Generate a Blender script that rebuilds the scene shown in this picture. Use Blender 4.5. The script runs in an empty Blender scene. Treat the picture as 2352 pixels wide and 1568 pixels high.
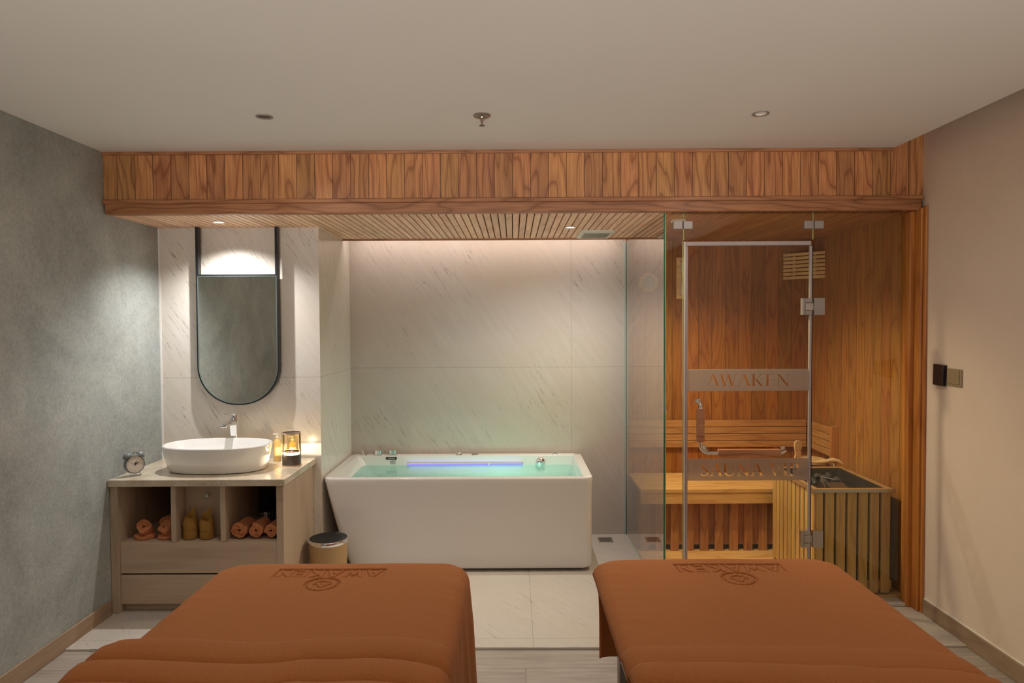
import bpy, math, random
from math import sin, cos, pi, sqrt, atan2, hypot
from mathutils import Vector, Matrix, geometry
import numpy as np
random.seed(7)
SC = bpy.context.scene
COL = SC.collection

# ------------------------------------------------------------------ node helpers
class NT:
    def __init__(s, name):
        s.m = bpy.data.materials.new(name); s.m.use_nodes = True
        s.t = s.m.node_tree; s.t.nodes.clear()
        s.out = s.t.nodes.new('ShaderNodeOutputMaterial')
    def n(s, typ, **kw):
        nd = s.t.nodes.new(typ)
        for k, v in kw.items(): setattr(nd, k, v)
        return nd
    def l(s, a, b): s.t.links.new(a, b)
    def put(s, sock, v):
        if isinstance(v, bpy.types.NodeSocket): s.l(v, sock)
        elif v is not None: sock.default_value = v
    def math(s, op, a, b=None, c=None, clamp=False):
        nd = s.n('ShaderNodeMath', operation=op, use_clamp=clamp)
        s.put(nd.inputs[0], a)
        if b is not None: s.put(nd.inputs[1], b)
        if c is not None: s.put(nd.inputs[2], c)
        return nd.outputs[0]
    def mix(s, fac, a, b, mode='MIX'):
        nd = s.n('ShaderNodeMix', data_type='RGBA', blend_type=mode)
        s.put(nd.inputs[0], fac); s.put(nd.inputs[6], a); s.put(nd.inputs[7], b)
        return nd.outputs[2]
    def ramp(s, f, stops):
        nd = s.n('ShaderNodeValToRGB'); cr = nd.color_ramp
        while len(cr.elements) > 1: cr.elements.remove(cr.elements[-1])
        for i, (p, c) in enumerate(stops):
            e = cr.elements[0] if i == 0 else cr.elements.new(p)
            e.position = p
            e.color = (c, c, c, 1) if isinstance(c, (int, float)) else (*c, 1)
        s.put(nd.inputs[0], f); return nd.outputs[0]
    def xyz(s, which='Object'):
        tc = s.n('ShaderNodeTexCoord'); sp = s.n('ShaderNodeSeparateXYZ')
        s.l(tc.outputs[which], sp.inputs[0]); return sp.outputs
    def vec(s, x, y, z):
        nd = s.n('ShaderNodeCombineXYZ')
        s.put(nd.inputs[0], x); s.put(nd.inputs[1], y); s.put(nd.inputs[2], z); return nd.outputs[0]
    def noise(s, v, scale=5, detail=3, rough=.5, dist=0):
        nd = s.n('ShaderNodeTexNoise')
        if v is not None: s.l(v, nd.inputs['Vector'])
        nd.inputs['Scale'].default_value = scale; nd.inputs['Detail'].default_value = detail
        nd.inputs['Roughness'].default_value = rough; nd.inputs['Distortion'].default_value = dist
        return nd.outputs[0]
    def bump(s, h, strength=.3, dist=.01, normal=None):
        nd = s.n('ShaderNodeBump'); s.l(h, nd.inputs['Height'])
        nd.inputs['Strength'].default_value = strength; nd.inputs['Distance'].default_value = dist
        if normal: s.l(normal, nd.inputs['Normal'])
        return nd.outputs[0]
    def bsdf(s, color, rough=.5, metal=0, normal=None, **kw):
        b = s.n('ShaderNodeBsdfPrincipled')
        s.put(b.inputs['Base Color'], color if isinstance(color, bpy.types.NodeSocket) else (*color, 1))
        s.put(b.inputs['Roughness'], rough); b.inputs['Metallic'].default_value = metal
        if normal: s.l(normal, b.inputs['Normal'])
        for k, v in kw.items(): s.put(b.inputs[k.replace('_', ' ')], v)
        s.l(b.outputs[0], s.out.inputs[0]); return s.m

def plain(name, c, rough=.5, metal=0, **kw):
    t = NT(name); return t.bsdf(c, rough, metal, **kw)

def plaster(name, c, var=.06, scale=3, bump=.08, rough=.8, bscale=220):
    t = NT(name); tc = t.n('ShaderNodeTexCoord').outputs['Object']
    a = t.noise(tc, scale, 4, .6)
    f = t.ramp(a, [(.3, 1 - var), (.7, 1 + 0.0)])
    col = t.mix(1, (*c, 1), f, 'MULTIPLY')
    b = t.noise(tc, bscale, 2)
    return t.bsdf(col, rough, normal=t.bump(b, bump, .002))

def wood(name, light, dark, along='Z', across='X', plank=0.0, groove=.0035, rough=.45, ring=9.0, vary=.25, gdark=.25, offs=0.0, fine=1.0, contrast=1.0):
    """procedural oak: boards of width `plank` laid side by side on axis `across`, grain running on `along`"""
    t = NT(name); X = t.xyz(); ax = {'X': X[0], 'Y': X[1], 'Z': X[2]}
    third = [k for k in 'XYZ' if k not in (along, across)][0] if across in 'XYZ' else 'Y'
    ac = t.math('ADD', ax['X'], ax['Y']) if across == 'XY' else ax[across]
    al = ax[along]; th = ax[third] if across != 'XY' else 0.0
    acs = t.math('ADD', ac, offs)
    if plank:
        idf = t.math('FLOOR', t.math('DIVIDE', acs, plank))
        wn = t.n('ShaderNodeTexWhiteNoise', noise_dimensions='1D'); t.l(idf, wn.inputs['W']); rnd = wn.outputs[0]
        fr = t.math('FRACT', t.math('DIVIDE', acs, plank))
        edge = t.math('MULTIPLY', t.math('SUBTRACT', .5, t.math('ABSOLUTE', t.math('SUBTRACT', fr, .5))), plank)
        g = t.math('LESS_THAN', edge, groove / 2)
    else:
        wn = None; rnd = 0.37; g = 0.0
    sh = t.math('MULTIPLY', rnd, 37.0)
    # cathedral figure: rings of a tilted trunk
    v = t.vec(t.math('ADD', t.math('MULTIPLY', ac, 6.0), sh), t.math('ADD', t.math('MULTIPLY', al, .9), sh), t.math('MULTIPLY', th, 6.0) if th != 0.0 else 0.0)
    big = t.noise(v, 1.0, 2, .5)
    rings = t.math('FRACT', t.math('MULTIPLY', big, ring))
    rings = t.ramp(rings, [(0, .0), (.10, .6), (.5, 1), (.85, .75), (1, .0)])
    v2 = t.vec(t.math('ADD', t.math('MULTIPLY', ac, 160.0 * fine), sh), t.math('ADD', t.math('MULTIPLY', al, 5.0), sh), t.math('MULTIPLY', th, 160.0 * fine) if th != 0.0 else 0.0)
    fn = t.ramp(t.noise(v2, 1.0, 3, .6), [(.32, .3), (.58, 1)])
    f = t.math('MULTIPLY', rings, fn)
    f = t.math('POWER', f, contrast) if contrast != 1.0 else f
    col = t.mix(f, (*dark, 1), (*light, 1))
    if plank:
        hs = t.n('ShaderNodeHueSaturation'); t.l(col, hs.inputs['Color'])
        wn2 = t.n('ShaderNodeTexWhiteNoise', noise_dimensions='1D'); t.l(t.math('ADD', idf, 91.3), wn2.inputs['W'])
        t.l(t.math('ADD', t.math('MULTIPLY', rnd, vary * 2), 1 - vary), hs.inputs['Value'])
        t.l(t.math('ADD', t.math('MULTIPLY', wn2.outputs[0], .014), .493), hs.inputs['Hue'])
        col = hs.outputs[0]
        col = t.mix(g, col, (dark[0] * gdark, dark[1] * gdark, dark[2] * gdark, 1))
        hgt = t.math('SUBTRACT', t.math('MULTIPLY', f, .15), g)
    else:
        hgt = t.math('MULTIPLY', f, .15)
    return t.bsdf(col, rough, normal=t.bump(hgt, .35, .002))

def marble(name, base=(.545, .49, .445), joints_x=(), joints_z=(), floor=False, rough=.12, amt=1.0):
    t = NT(name); X = t.xyz()
    h = X[0] if floor else t.math('ADD', X[0], X[1]); v = X[1] if floor else X[2]
    across = t.math('ADD', t.math('MULTIPLY', h, .83), t.math('MULTIPLY', v, .56))
    along = t.math('SUBTRACT', t.math('MULTIPLY', h, .56), t.math('MULTIPLY', v, .83))
    cloud = t.noise(t.vec(h, v, 0.0), 1.7, 5, .6)
    st = t.noise(t.vec(t.math('MULTIPLY', across, 26.0), t.math('MULTIPLY', along, 2.2), 0.0), 1.0, 4, .65, .3)
    st2 = t.noise(t.vec(t.math('MULTIPLY', across, 70.0), t.math('MULTIPLY', along, 5.0), 3.0), 1.0, 3, .6, .2)
    mask = t.noise(t.vec(h, v, 9.0), 1.6, 3, .6)
    vein = t.ramp(st, [(.485, 0), (.502, 1), (.512, .9), (.53, 0)])
    dash = t.ramp(st2, [(.50, 0), (.62, 1)])
    msk = t.ramp(mask, [(.42, 0), (.58, 1)])
    vf = t.math('MULTIPLY', t.math('MULTIPLY', vein, dash), msk)
    soft = t.ramp(st, [(.3, .0), (.7, 1.0)])
    c1 = t.mix(t.math('MULTIPLY', soft, .62 * amt), (*base, 1), (base[0] * .84, base[1] * .84, base[2] * .83, 1))
    c2 = t.mix(t.ramp(cloud, [(.4, 0), (.72, .8 * amt)]), c1, (base[0] * .93, base[1] * .88, base[2] * .80, 1))
    c3 = t.mix(t.math('MULTIPLY', vf, .75 * amt), c2, (.22, .19, .155, 1))
    g = None
    for lst, ax in ((joints_x, h), (joints_z, v)):
        for j in lst:
            k = t.math('LESS_THAN', t.math('ABSOLUTE', t.math('SUBTRACT', ax, j)), .0016)
            g = k if g is None else t.math('MAXIMUM', g, k)
    if g is not None: c3 = t.mix(t.math('MULTIPLY', g, .55), c3, (base[0] * .45, base[1] * .42, base[2] * .36, 1))
    return t.bsdf(c3, rough)

def thin_glass(name, tint=(.93, .95, .9), k=1.0, rough=0.0):
    t = NT(name)
    ge = t.n('ShaderNodeNewGeometry'); dt = t.n('ShaderNodeVectorMath', operation='DOT_PRODUCT')
    t.l(ge.outputs['Incoming'], dt.inputs[0]); t.l(ge.outputs['Normal'], dt.inputs[1])
    c = t.math('ABSOLUTE', dt.outputs['Value'])
    F = t.math('MULTIPLY_ADD', t.math('POWER', t.math('SUBTRACT', 1.0, c), 5.0), .96, .04)   # both faces of the pane, seen from either side
    f = t.math('DIVIDE', t.math('MULTIPLY', F, 2.0 * k), t.math('ADD', F, 1.0), clamp=True)
    tr = t.n('ShaderNodeBsdfTransparent'); tr.inputs[0].default_value = (*tint, 1)
    gl = t.n('ShaderNodeBsdfGlossy'); gl.inputs['Roughness'].default_value = rough
    mx = t.n('ShaderNodeMixShader'); t.l(f, mx.inputs[0]); t.l(tr.outputs[0], mx.inputs[1]); t.l(gl.outputs[0], mx.inputs[2])
    t.l(mx.outputs[0], t.out.inputs[0]); return t.m

def emit(name, c, s):
    t = NT(name); e = t.n('ShaderNodeEmission'); e.inputs[0].default_value = (*c, 1); e.inputs[1].default_value = s
    t.l(e.outputs[0], t.out.inputs[0]); return t.m

# ------------------------------------------------------------------ mesh helpers
class MB:
    def __init__(s): s.v = []; s.f = []
    def add(s, vs, fs, M=None):
        o = len(s.v)
        for p in vs:
            p = Vector(p)
            if M is not None: p = M @ p
            s.v.append(tuple(p))
        s.f += [tuple(i + o for i in f) for f in fs]; return s
    def box(s, x0, x1, y0, y1, z0, z1, M=None):
        vs = [(x, y, z) for z in (z0, z1) for y in (y0, y1) for x in (x0, x1)]
        return s.add(vs, [(0, 2, 3, 1), (4, 5, 7, 6), (0, 1, 5, 4), (1, 3, 7, 5), (3, 2, 6, 7), (2, 0, 4, 6)], M)
    def loft(s, rings, cap0=True, cap1=True, M=None, closed=True):
        n = len(rings[0]); vs = [p for r in rings for p in r]; fs = []
        for k in range(len(rings) - 1):
            for i in range(n if closed else n - 1):
                j = (i + 1) % n
                fs.append((k * n + i, k * n + j, (k + 1) * n + j, (k + 1) * n + i))
        if cap0: fs.append(tuple(reversed(range(n))))
        if cap1: fs.append(tuple((len(rings) - 1) * n + i for i in range(n)))
        return s.add(vs, fs, M)
    def lathe(s, prof, cx=0, cy=0, n=32, M=None, sx=1, sy=1):
        """prof: (r,z) list, closed ends when r==0"""
        rings = [[(cx + r * sx * cos(2 * pi * i / n), cy + r * sy * sin(2 * pi * i / n), z) for i in range(n)] for r, z in prof]
        return s.loft(rings, True, True, M)
    def tube(s, pts, r, n=12, cap=True):
        pts = [Vector(p) for p in pts]; rs = r if isinstance(r, (list, tuple)) else [r] * len(pts)
        rings = []; up = None
        for i, p in enumerate(pts):
            d = (pts[min(i + 1, len(pts) - 1)] - pts[max(i - 1, 0)]).normalized()
            if up is None:
                up = Vector((0, 0, 1)) if abs(d.z) < .9 else Vector((1, 0, 0))
            a = d.cross(up).normalized(); b = a.cross(d).normalized(); up = b
            rings.append([tuple(p + a * rs[i] * cos(2 * pi * k / n) + b * rs[i] * sin(2 * pi * k / n)) for k in range(n)])
        return s.loft(rings, cap, cap)
    def prism(s, poly, axis, a, b):
        """2D polygon extruded along axis between a and b; poly pairs fill the other axes in order"""
        def P(p, t):
            return {'X': (t, p[0], p[1]), 'Y': (p[0], t, p[1]), 'Z': (p[0], p[1], t)}[axis]
        return s.loft([[P(p, a) for p in poly], [P(p, b) for p in poly]])
    def build(s, name, mat, parent=None, bevel=0, smooth=False, local=False, seg=2, fix=True):
        me = bpy.data.meshes.new(name)
        off = Vector((0, 0, 0))
        if parent is not None and not local:
            q = parent
            while q is not None: off += q.location; q = q.parent
        me.from_pydata([tuple(Vector(p) - off) for p in s.v], [], s.f)
        if fix:
            import bmesh
            b = bmesh.new(); b.from_mesh(me); bmesh.ops.recalc_face_normals(b, faces=b.faces); b.to_mesh(me); b.free()
        me.materials.append(mat)
        if smooth:
            me.shade_smooth() if hasattr(me, 'shade_smooth') else None
            for p in me.polygons: p.use_smooth = True
            try: me.set_sharp_from_angle(angle=math.radians(38))
            except Exception: pass
        o = bpy.data.objects.new(name, me); COL.objects.link(o)
        if parent is not None: o.parent = parent
        if bevel:
            m = o.modifiers.new('bevel', 'BEVEL'); m.width = bevel; m.segments = seg; m.limit_method = 'ANGLE'; m.angle_limit = math.radians(40)
            if not smooth:
                m.harden_normals = False
        return o

def tag(o, label, cat=None, group=None, kind=None):
    if label: o['label'] = label
    if cat: o['category'] = cat
    if group: o['group'] = group
    if kind: o['kind'] = kind
    return o
def root(name, label, cat, loc, group=None, rz=0, kind=None):
    o = bpy.data.objects.new(name, None); COL.objects.link(o); o.location = loc; o.rotation_euler = (0, 0, rz)
    o.empty_display_size = .05
    return tag(o, label, cat, group, kind)
def struct(o, label, cat): return tag(o, label, cat, None, 'structure')
def rrect(x0, x1, y0, y1, r, z=0, n=6):
    pts = []
    for cx, cy, a in ((x1 - r, y1 - r, 0), (x0 + r, y1 - r, pi / 2), (x0 + r, y0 + r, pi), (x1 - r, y0 + r, 1.5 * pi)):
        for i in range(n + 1):
            t = a + i * pi / 2 / n; pts.append((cx + r * cos(t), cy + r * sin(t), z))
    return pts
def text_mb(s, size, M, mb=None, depth=.0004):
    cu = bpy.data.curves.new('txt', 'FONT'); cu.body = s; cu.size = size; cu.align_x = 'CENTER'; cu.align_y = 'CENTER'; cu.extrude = depth; cu.resolution_u = 2
    ob = bpy.data.objects.new('txt', cu); COL.objects.link(ob)
    dg = bpy.context.evaluated_depsgraph_get(); me = bpy.data.meshes.new_from_object(ob.evaluated_get(dg))
    mb = mb or MB(); mb.add([v.co for v in me.vertices], [tuple(p.vertices) for p in me.polygons], M)
    bpy.data.objects.remove(ob); bpy.data.curves.remove(cu); bpy.data.meshes.remove(me); return mb

# ------------------------------------------------------------------ glyph strokes
# serif capitals as convex polygons (cap height 1); returns (polys, advance)
def bar(x0, y0, x1, y1, w):
    d = hypot(x1 - x0, y1 - y0); nx, ny = -(y1 - y0) / d * w / 2, (x1 - x0) / d * w / 2
    return [(x0 + nx, y0 + ny), (x0 - nx, y0 - ny), (x1 - nx, y1 - ny), (x1 + nx, y1 + ny)]
def hdiag(x0, x1, w, y0=0, y1=1):  # diagonal stem with horizontal ends
    return [(x0 - w / 2, y0), (x0 + w / 2, y0), (x1 + w / 2, y1), (x1 - w / 2, y1)]
def serif(x, y, w, top=False):
    h = .035
    return [(x - w / 2, y - (h if top else 0)), (x + w / 2, y - (h if top else 0)), (x + w / 2, y + (0 if top else h)), (x - w / 2, y + (0 if top else h))]
def ribbon(pts, ws):
    out = []
    for i in range(len(pts) - 1):
        def nrm(k):
            a = pts[max(k - 1, 0)]; b = pts[min(k + 1, len(pts) - 1)]; d = hypot(b[0] - a[0], b[1] - a[1]) or 1
            return (-(b[1] - a[1]) / d, (b[0] - a[0]) / d)
        n0, n1 = nrm(i), nrm(i + 1); w0, w1 = ws[i] / 2, ws[i + 1] / 2; p, q = pts[i], pts[i + 1]
        out.append([(p[0] + n0[0] * w0, p[1] + n0[1] * w0), (p[0] - n0[0] * w0, p[1] - n0[1] * w0), (q[0] - n1[0] * w1, q[1] - n1[1] * w1), (q[0] + n1[0] * w1, q[1] + n1[1] * w1)])
    return out
T, H = .135, .045
def glyph(c):
    if c == 'A': return [hdiag(.1, .40, H), hdiag(.70, .40, T), bar(.19, .34, .60, .34, .045), serif(.1, 0, .26), serif(.68, 0, .32)], .80
    if c == 'W': return [hdiag(.30, .08, T), hdiag(.30, .55, H), hdiag(.75, .52, T), hdiag(.75, .99, H), serif(.10, 1, .3, 1), serif(.54, 1, .26, 1), serif(.98, 1, .24, 1)], 1.08
    if c == 'V': return [hdiag(.40, .10, T), hdiag(.40, .72, H), serif(.12, 1, .3, 1), serif(.72, 1, .24, 1)], .82
    if c == 'K': return [bar(.17, 0, .17, 1, T), hdiag(.22, .66, H * 1.2, .42, 1), hdiag(.68, .32, T * 1.1, 0, .56), serif(.17, 0, .32), serif(.17, 1, .32, 1), serif(.64, 1, .26, 1), serif(.70, 0, .3)], .84
    if c == 'E': return [bar(.17, 0, .17, 1, T), bar(.1, .022, .60, .022, .045), bar(.1, .978, .57, .978, .045), bar(.2, .52, .46, .52, .045), bar(.585, .0, .625, .22, .03), bar(.56, .80, .56, 1, .03), bar(.46, .42, .46, .62, .03), serif(.12, 0, .24), serif(.12, 1, .24, 1)], .70
    if c == 'N': return [bar(.15, 0, .15, 1, H), bar(.70, 0, .70, 1, H), hdiag(.70, .13, T, 0, 1), serif(.15, 0, .24), serif(.08, 1, .2, 1), serif(.70, 1, .24, 1)], .86
    if c == 'I': return [bar(.18, 0, .18, 1, T), serif(.18, 0, .32), serif(.18, 1, .32, 1)], .37
    if c == 'U':
        pts = [(.17, .4)] + [(.43 - .26 * cos(a), .30 - .28 * sin(a)) for a in [i * pi / 10 for i in range(11)]] + [(.69, .4)]
        ws = [T, T, T, T * .9, T * .75, .09, .07, .06, .05, H, H, H, H]
        return [bar(.17, .28, .17, 1, T), bar(.69, .28, .69, 1, H), serif(.17, 1, .32, 1), serif(.69, 1, .24, 1)] + ribbon(pts, ws), .86
    if c == 'P':
        pts = [(.17, .975)] + [(.36 + .19 * cos(a), .735 + .24 * sin(a)) for a in [pi / 2 - i * pi / 10 for i in range(11)]] + [(.17, .495)]
        ws = [H, H, .05, .08, .11, T, T, T, .11, .08, .05, H, H]
        return [bar(.17, 0, .17, 1, T), serif(.17, 0, .32), serif(.12, 1, .24, 1)] + ribbon(pts, ws), .62
    if c == 'S':
        pts = [(.50, .74), (.47, .86), (.39, .94), (.29, .975), (.19, .94), (.12, .86), (.12, .74), (.18, .64), (.29, .56), (.40, .47), (.49, .36), (.50, .22), (.44, .10), (.33, .03), (.22, .03), (.12, .10), (.08, .26)]
        ws = [.03, .04, .05, .05, .07, .09, .11, .13, .14, .14, .13, .11, .08, .05, .05, .05, .03]
        return ribbon(pts, ws) + [bar(.505, .70, .505, .98, .03), bar(.08, .02, .08, .30, .03)], .60
    return [], .34
def word_polys(s, x0, x1, z0, h):
    """polygons of a word fitted between x0 and x1, baseline z0, cap height h"""
    adv = 0; items = []
    for c in s:
        p, a = glyph(c); items.append((p, adv)); adv += a * 1.0 + .03
    k = (x1 - x0) / adv; out = []
    for ps, a in items:
        for p in ps: out.append([(x0 + (q[0] + a) * k, z0 + q[1] * h) for q in p])
    return out
def film(x0, x1, z0, z1, polys, y, th=.0008):
    """thin film band with the letters left clear"""
    vs = [Vector((x0, z0)), Vector((x1, z0)), Vector((x1, z1)), Vector((x0, z1))]; fs = [[0, 1, 2, 3]]
    for p in polys:
        ar = sum(p[i][0] * p[(i + 1) % len(p)][1] - p[(i + 1) % len(p)][0] * p[i][1] for i in range(len(p)))
        if ar < 0: p = p[::-1]
        o = len(vs); vs += [Vector(q) for q in p]; fs.append(list(range(o, o + len(p))))
    v, e, f, ov, oe, of = geometry.delaunay_2d_cdt(vs, [], fs, 0, 1e-6)
    mb = MB(); keep = [t for t, o in zip(f, of) if list(o) == [0]]
    mb.add([(p.x, y, p.y) for p in v], [tuple(t) for t in keep])
    mb.add([(p.x, y - th, p.y) for p in v], [tuple(reversed(t)) for t in keep])
    return mb

# ------------------------------------------------------------------ materials
M_fascia = wood('oak_fascia', (.56, .25, .088), (.26, .087, .025), 'Z', 'X', .095, .003, .42, ring=11, vary=.16)
M_rail = wood('oak_rail', (.42, .18, .075), (.21, .075, .025), 'X', 'Z', 0, rough=.4, ring=9)
M_rail_y = wood('oak_rail_cross', (.50, .22, .09), (.28, .10, .03), 'Z', 'Y', 0, rough=.4, ring=9)
M_soffit = wood('oak_soffit', (.93, .63, .42), (.70, .40, .24), 'Y', 'X', .04, .0, .45, ring=5, vary=.10)
M_swallb = wood('sauna_planks_back', (.42, .155, .022), (.24, .068, .006), 'Z', 'X', .096, .003, .5, ring=12, vary=.15)
M_swallr = wood('sauna_planks_side', (.50, .205, .04), (.31, .10, .015), 'Z', 'Y', .098, .003, .5, ring=8, vary=.12)
M_bench = wood('sauna_bench_wood', (.80, .47, .17), (.60, .29, .085), 'X', 'Y', 0, rough=.45, ring=8)
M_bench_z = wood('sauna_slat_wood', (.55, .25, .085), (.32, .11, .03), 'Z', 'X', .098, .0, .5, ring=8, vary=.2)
M_heatw = wood('heater_slat_wood', (.70, .43, .13), (.50, .28, .075), 'Z', 'XY', .0622, .0, .5, ring=5, vary=.15)
M_pine = wood('light_pine', (.78, .50, .24), (.60, .34, .14), 'X', 'Z', 0, rough=.5, ring=4)
M_post = wood('stained_post', (.62, .25, .055), (.40, .13, .025), 'Z', 'X', 0, rough=.35, ring=2.5)
M_oakgrip = wood('oak_grip', (.55, .25, .12), (.33, .12, .05), 'X', 'Z', 0, rough=.4, ring=7)
M_lam = wood('beige_laminate', (.53, .41, .295), (.41, .31, .22), 'Z', 'X', 0, rough=.5, ring=3, fine=2.5)
M_lamy = wood('beige_laminate_side', (.53, .41, .295), (.41, .31, .22), 'Z', 'Y', 0, rough=.5, ring=3, fine=2.5)
M_lamx = wood('beige_laminate_flat', (.55, .42, .30), (.42, .315, .22), 'X', 'Z', 0, rough=.5, ring=3, fine=2.5)
M_base = wood('baseboard_wood', (.40, .285, .19), (.29, .195, .125), 'Y', 'Z', 0, rough=.5, ring=4, fine=2)
M_back_marble = marble('marble_back', joints_x=(.42 + 4.95,), joints_z=(1.225,), rough=.26)
M_sink_marble = marble('marble_column', joints_z=(1.222,), base=(.76, .72, .67), rough=.22)
M_floor_marble = marble('marble_floor', base=(.60, .55, .50), joints_x=(.09, -1.11, 1.29), joints_z=(3.31, 4.6), floor=True, rough=.22, amt=.6)
M_chrome = plain('chrome', (.85, .85, .86), .08, 1)
M_steel = plain('brushed_steel', (.58, .56, .53), .32, 1)
M_satin = plain('satin_metal', (.36, .32, .30), .5, .7)
M_dark = plain('black_metal', (.012, .012, .014), .35)
M_gun = plain('gunmetal', (.16, .14, .125), .35, .8)
M_black = plain('black_plastic', (.012, .008, .009), .35)
M_white = plain('white_ceramic', (.86, .85, .83), .07, Coat_Weight=.5)
M_acryl = plain('white_acrylic', (.76, .735, .71), .09, Coat_Weight=.4)
M_glass = thin_glass('clear_glass', (.90, .925, .86))
M_sideglass = thin_glass('side_glass', (.88, .93, .88), 1.35)
M_edge = NT('glass_edge'); 
M_edge = M_edge.bsdf((.07, .26, .17), .12, Transmission_Weight=.35)
M_edge2 = plain('glass_edge_warm', (.42, .44, .15), .2)
M_seal = plain('clear_seal', (.52, .45, .45), .25, Transmission_Weight=.25)

t = NT('grey_wallpaper'); tc = t.n('ShaderNodeTexCoord').outputs['Object']
X = t.xyz()
a = t.ramp(t.noise(tc, 2.2, 6, .65, .4), [(.3, .70), (.7, 1.15)])
b = t.ramp(t.noise(tc, 60, 4, .7), [(.3, .82), (.7, 1.12)])
c0 = t.mix(t.noise(tc, 3.0, 3), (.37, .42, .415, 1), (.41, .415, .385, 1))
c0 = t.mix(1, c0, a, 'MULTIPLY'); c0 = t.mix(1, c0, b, 'MULTIPLY')
seam = None
for j in (3.89, 3.36, 2.83, 2.30, 1.77):
    k = t.math('LESS_THAN', t.math('ABSOLUTE', t.math('SUBTRACT', X[1], j)), .001); seam = k if seam is None else t.math('MAXIMUM', seam, k)
c0 = t.mix(t.math('MULTIPLY', seam, .3), c0, (.3, .3, .29, 1))
M_leftwall = t.bsdf(c0, .75, normal=t.bump(t.noise(tc, 90, 5, .7), .5, .003))
M_rightwall = plaster('beige_paint', (.84, .70, .59), .05, 4, .25, .75, 160)
M_ceil = plaster('ceiling_paint', (.70, .675, .63), .03, 1.5, .03, .85)
M_rear = plaster('rear_paint', (.78, .72, .64), .05, 2)

t = NT('grey_laminate_floor'); X = t.xyz()
row = t.math('FLOOR', t.math('DIVIDE', X[1], .19))
wn = t.n('ShaderNodeTexWhiteNoise', noise_dimensions='1D'); t.l(row, wn.inputs['W'])
xs = t.math('ADD', X[0], t.math('MULTIPLY', wn.outputs[0], 1.2))
colm = t.math('FLOOR', t.math('DIVIDE', xs, 1.2))
wn2 = t.n('ShaderNodeTexWhiteNoise', noise_dimensions='2D'); t.l(t.vec(row, colm, 0.0), wn2.inputs['Vector'])
fy = t.math('FRACT', t.math('DIVIDE', X[1], .19)); fx = t.math('FRACT', t.math('DIVIDE', xs, 1.2))
g = t.math('MAXIMUM', t.math('LESS_THAN', fy, .008), t.math('LESS_THAN', fx, .0015))
sh = t.math('MULTIPLY', wn2.outputs[0], 30.0)
n1 = t.noise(t.vec(t.math('ADD', t.math('MULTIPLY', X[0], 2.5), sh), t.math('MULTIPLY', X[1], 30.0), sh), 1.0, 5, .65, .4)
n2 = t.noise(t.vec(t.math('MULTIPLY', X[0], 8.0), t.math('MULTIPLY', X[1], 160.0), sh), 1.0, 3, .6)
cc = t.mix(t.ramp(n1, [(.3, 0), (.7, 1)]), (.31, .265, .23, 1), (.50, .445, .395, 1))
cc = t.mix(t.ramp(n2, [(.3, .25), (.6, 0)]), cc, (.17, .14, .12, 1))
cc = t.mix(g, cc, (.10, .08, .065, 1))
M_floorwood = t.bsdf(cc, .38, normal=t.bump(n2, .12, .001))

t = NT('speckled_stone'); tc = t.n('ShaderNodeTexCoord').outputs['Object']
a = t.noise(tc, 9, 6, .7); b = t.noise(tc, 170, 3, .8)
cc = t.mix(t.ramp(a, [(.35, 0), (.65, 1)]), (.50, .405, .285, 1), (.66, .585, .47, 1))
cc = t.mix(t.ramp(b, [(.58, 0), (.66, .75)]), cc, (.14, .10, .07, 1))
cc = t.mix(t.ramp(t.noise(tc, 200, 2), [(.62, 0), (.7, .4)]), cc, (.85, .8, .7, 1))
M_stone = t.bsdf(cc, .14)

def terry(name, c, c2, scale=900, rough=.95, sheen=.18, bs=.6):
    t = NT(name); tc = t.n('ShaderNodeTexCoord').outputs['Object']
    n = t.noise(tc, scale, 3, .7); m = t.noise(tc, 210, 4, .75, .6)
    col = t.mix(t.ramp(m, [(.3, 0), (.7, 1)]), (*c2, 1), (*c, 1))
    col = t.mix(t.ramp(n, [(.3, .45), (.6, 0)]), col, (c2[0] * .5, c2[1] * .5, c2[2] * .5, 1))
    hh = t.math('ADD', t.math('MULTIPLY', n, .6), m)
    return t.bsdf(col, rough, normal=t.bump(hh, bs, .003), Sheen_Weight=sheen, Sheen_Roughness=.5, Sheen_Tint=(1, .62, .38, 1))
M_blanket = terry('terracotta_fleece', (.52, .172, .040), (.40, .122, .026), 700)
M_towel = terry('orange_towel', (.72, .28, .12), (.58, .21, .085), 500, sheen=.15)
M_mustard = terry('mustard_towel', (.42, .22, .045), (.33, .165, .03), 500, sheen=.1)

# ------------------------------------------------------------------ room constants
XL, XR, XC, XA, XG = -2.161, 2.167, 2.010, -1.183, .817
YF, YS, YE, YB, YT, YG = 3.628, 4.172, 4.758, 4.950, 3.218, 3.69
ZC, ZB, ZS = 2.458, 2.131, 2.134
YR = -2.6

# ---- structure
o = MB().box(XL - .1, XR + .1, YR - .1, YT, -.11, -.010).build('floor', M_floorwood); struct(o, 'grey wood plank floor around the two massage beds', 'floor')
o = MB().box(XL - .1, XR + .1, YT, YB + .1, -.12, 0).build('floor', M_floor_marble, bevel=.003); struct(o, 'pale marble tile floor in front of vanity and bathtub', 'floor')
o = MB().box(XL + .13, XR - .13, YT - .006, YT - .0002, -.0098, .0008).build('trim_1', M_steel); struct(o, 'thin metal edging strip between marble tiles and plank floor', 'trim')
o = MB().box(XL - .1, XL, YR, YB + .1, -.05, ZC + .35).build('wall_left', M_leftwall); struct(o, 'grey blue mottled wall on the left', 'wall')
o = MB().box(XR, XR + .1, YR, YF + .01, -.05, ZC + .35).build('wall_right', M_rightwall); struct(o, 'beige painted wall on the right', 'wall')
o = MB().box(XL - .1, XR + .1, YR - .1, YR, -.05, ZC + .35).build('wall_rear', M_rear); struct(o, 'beige wall behind the massage beds', 'wall')
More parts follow.
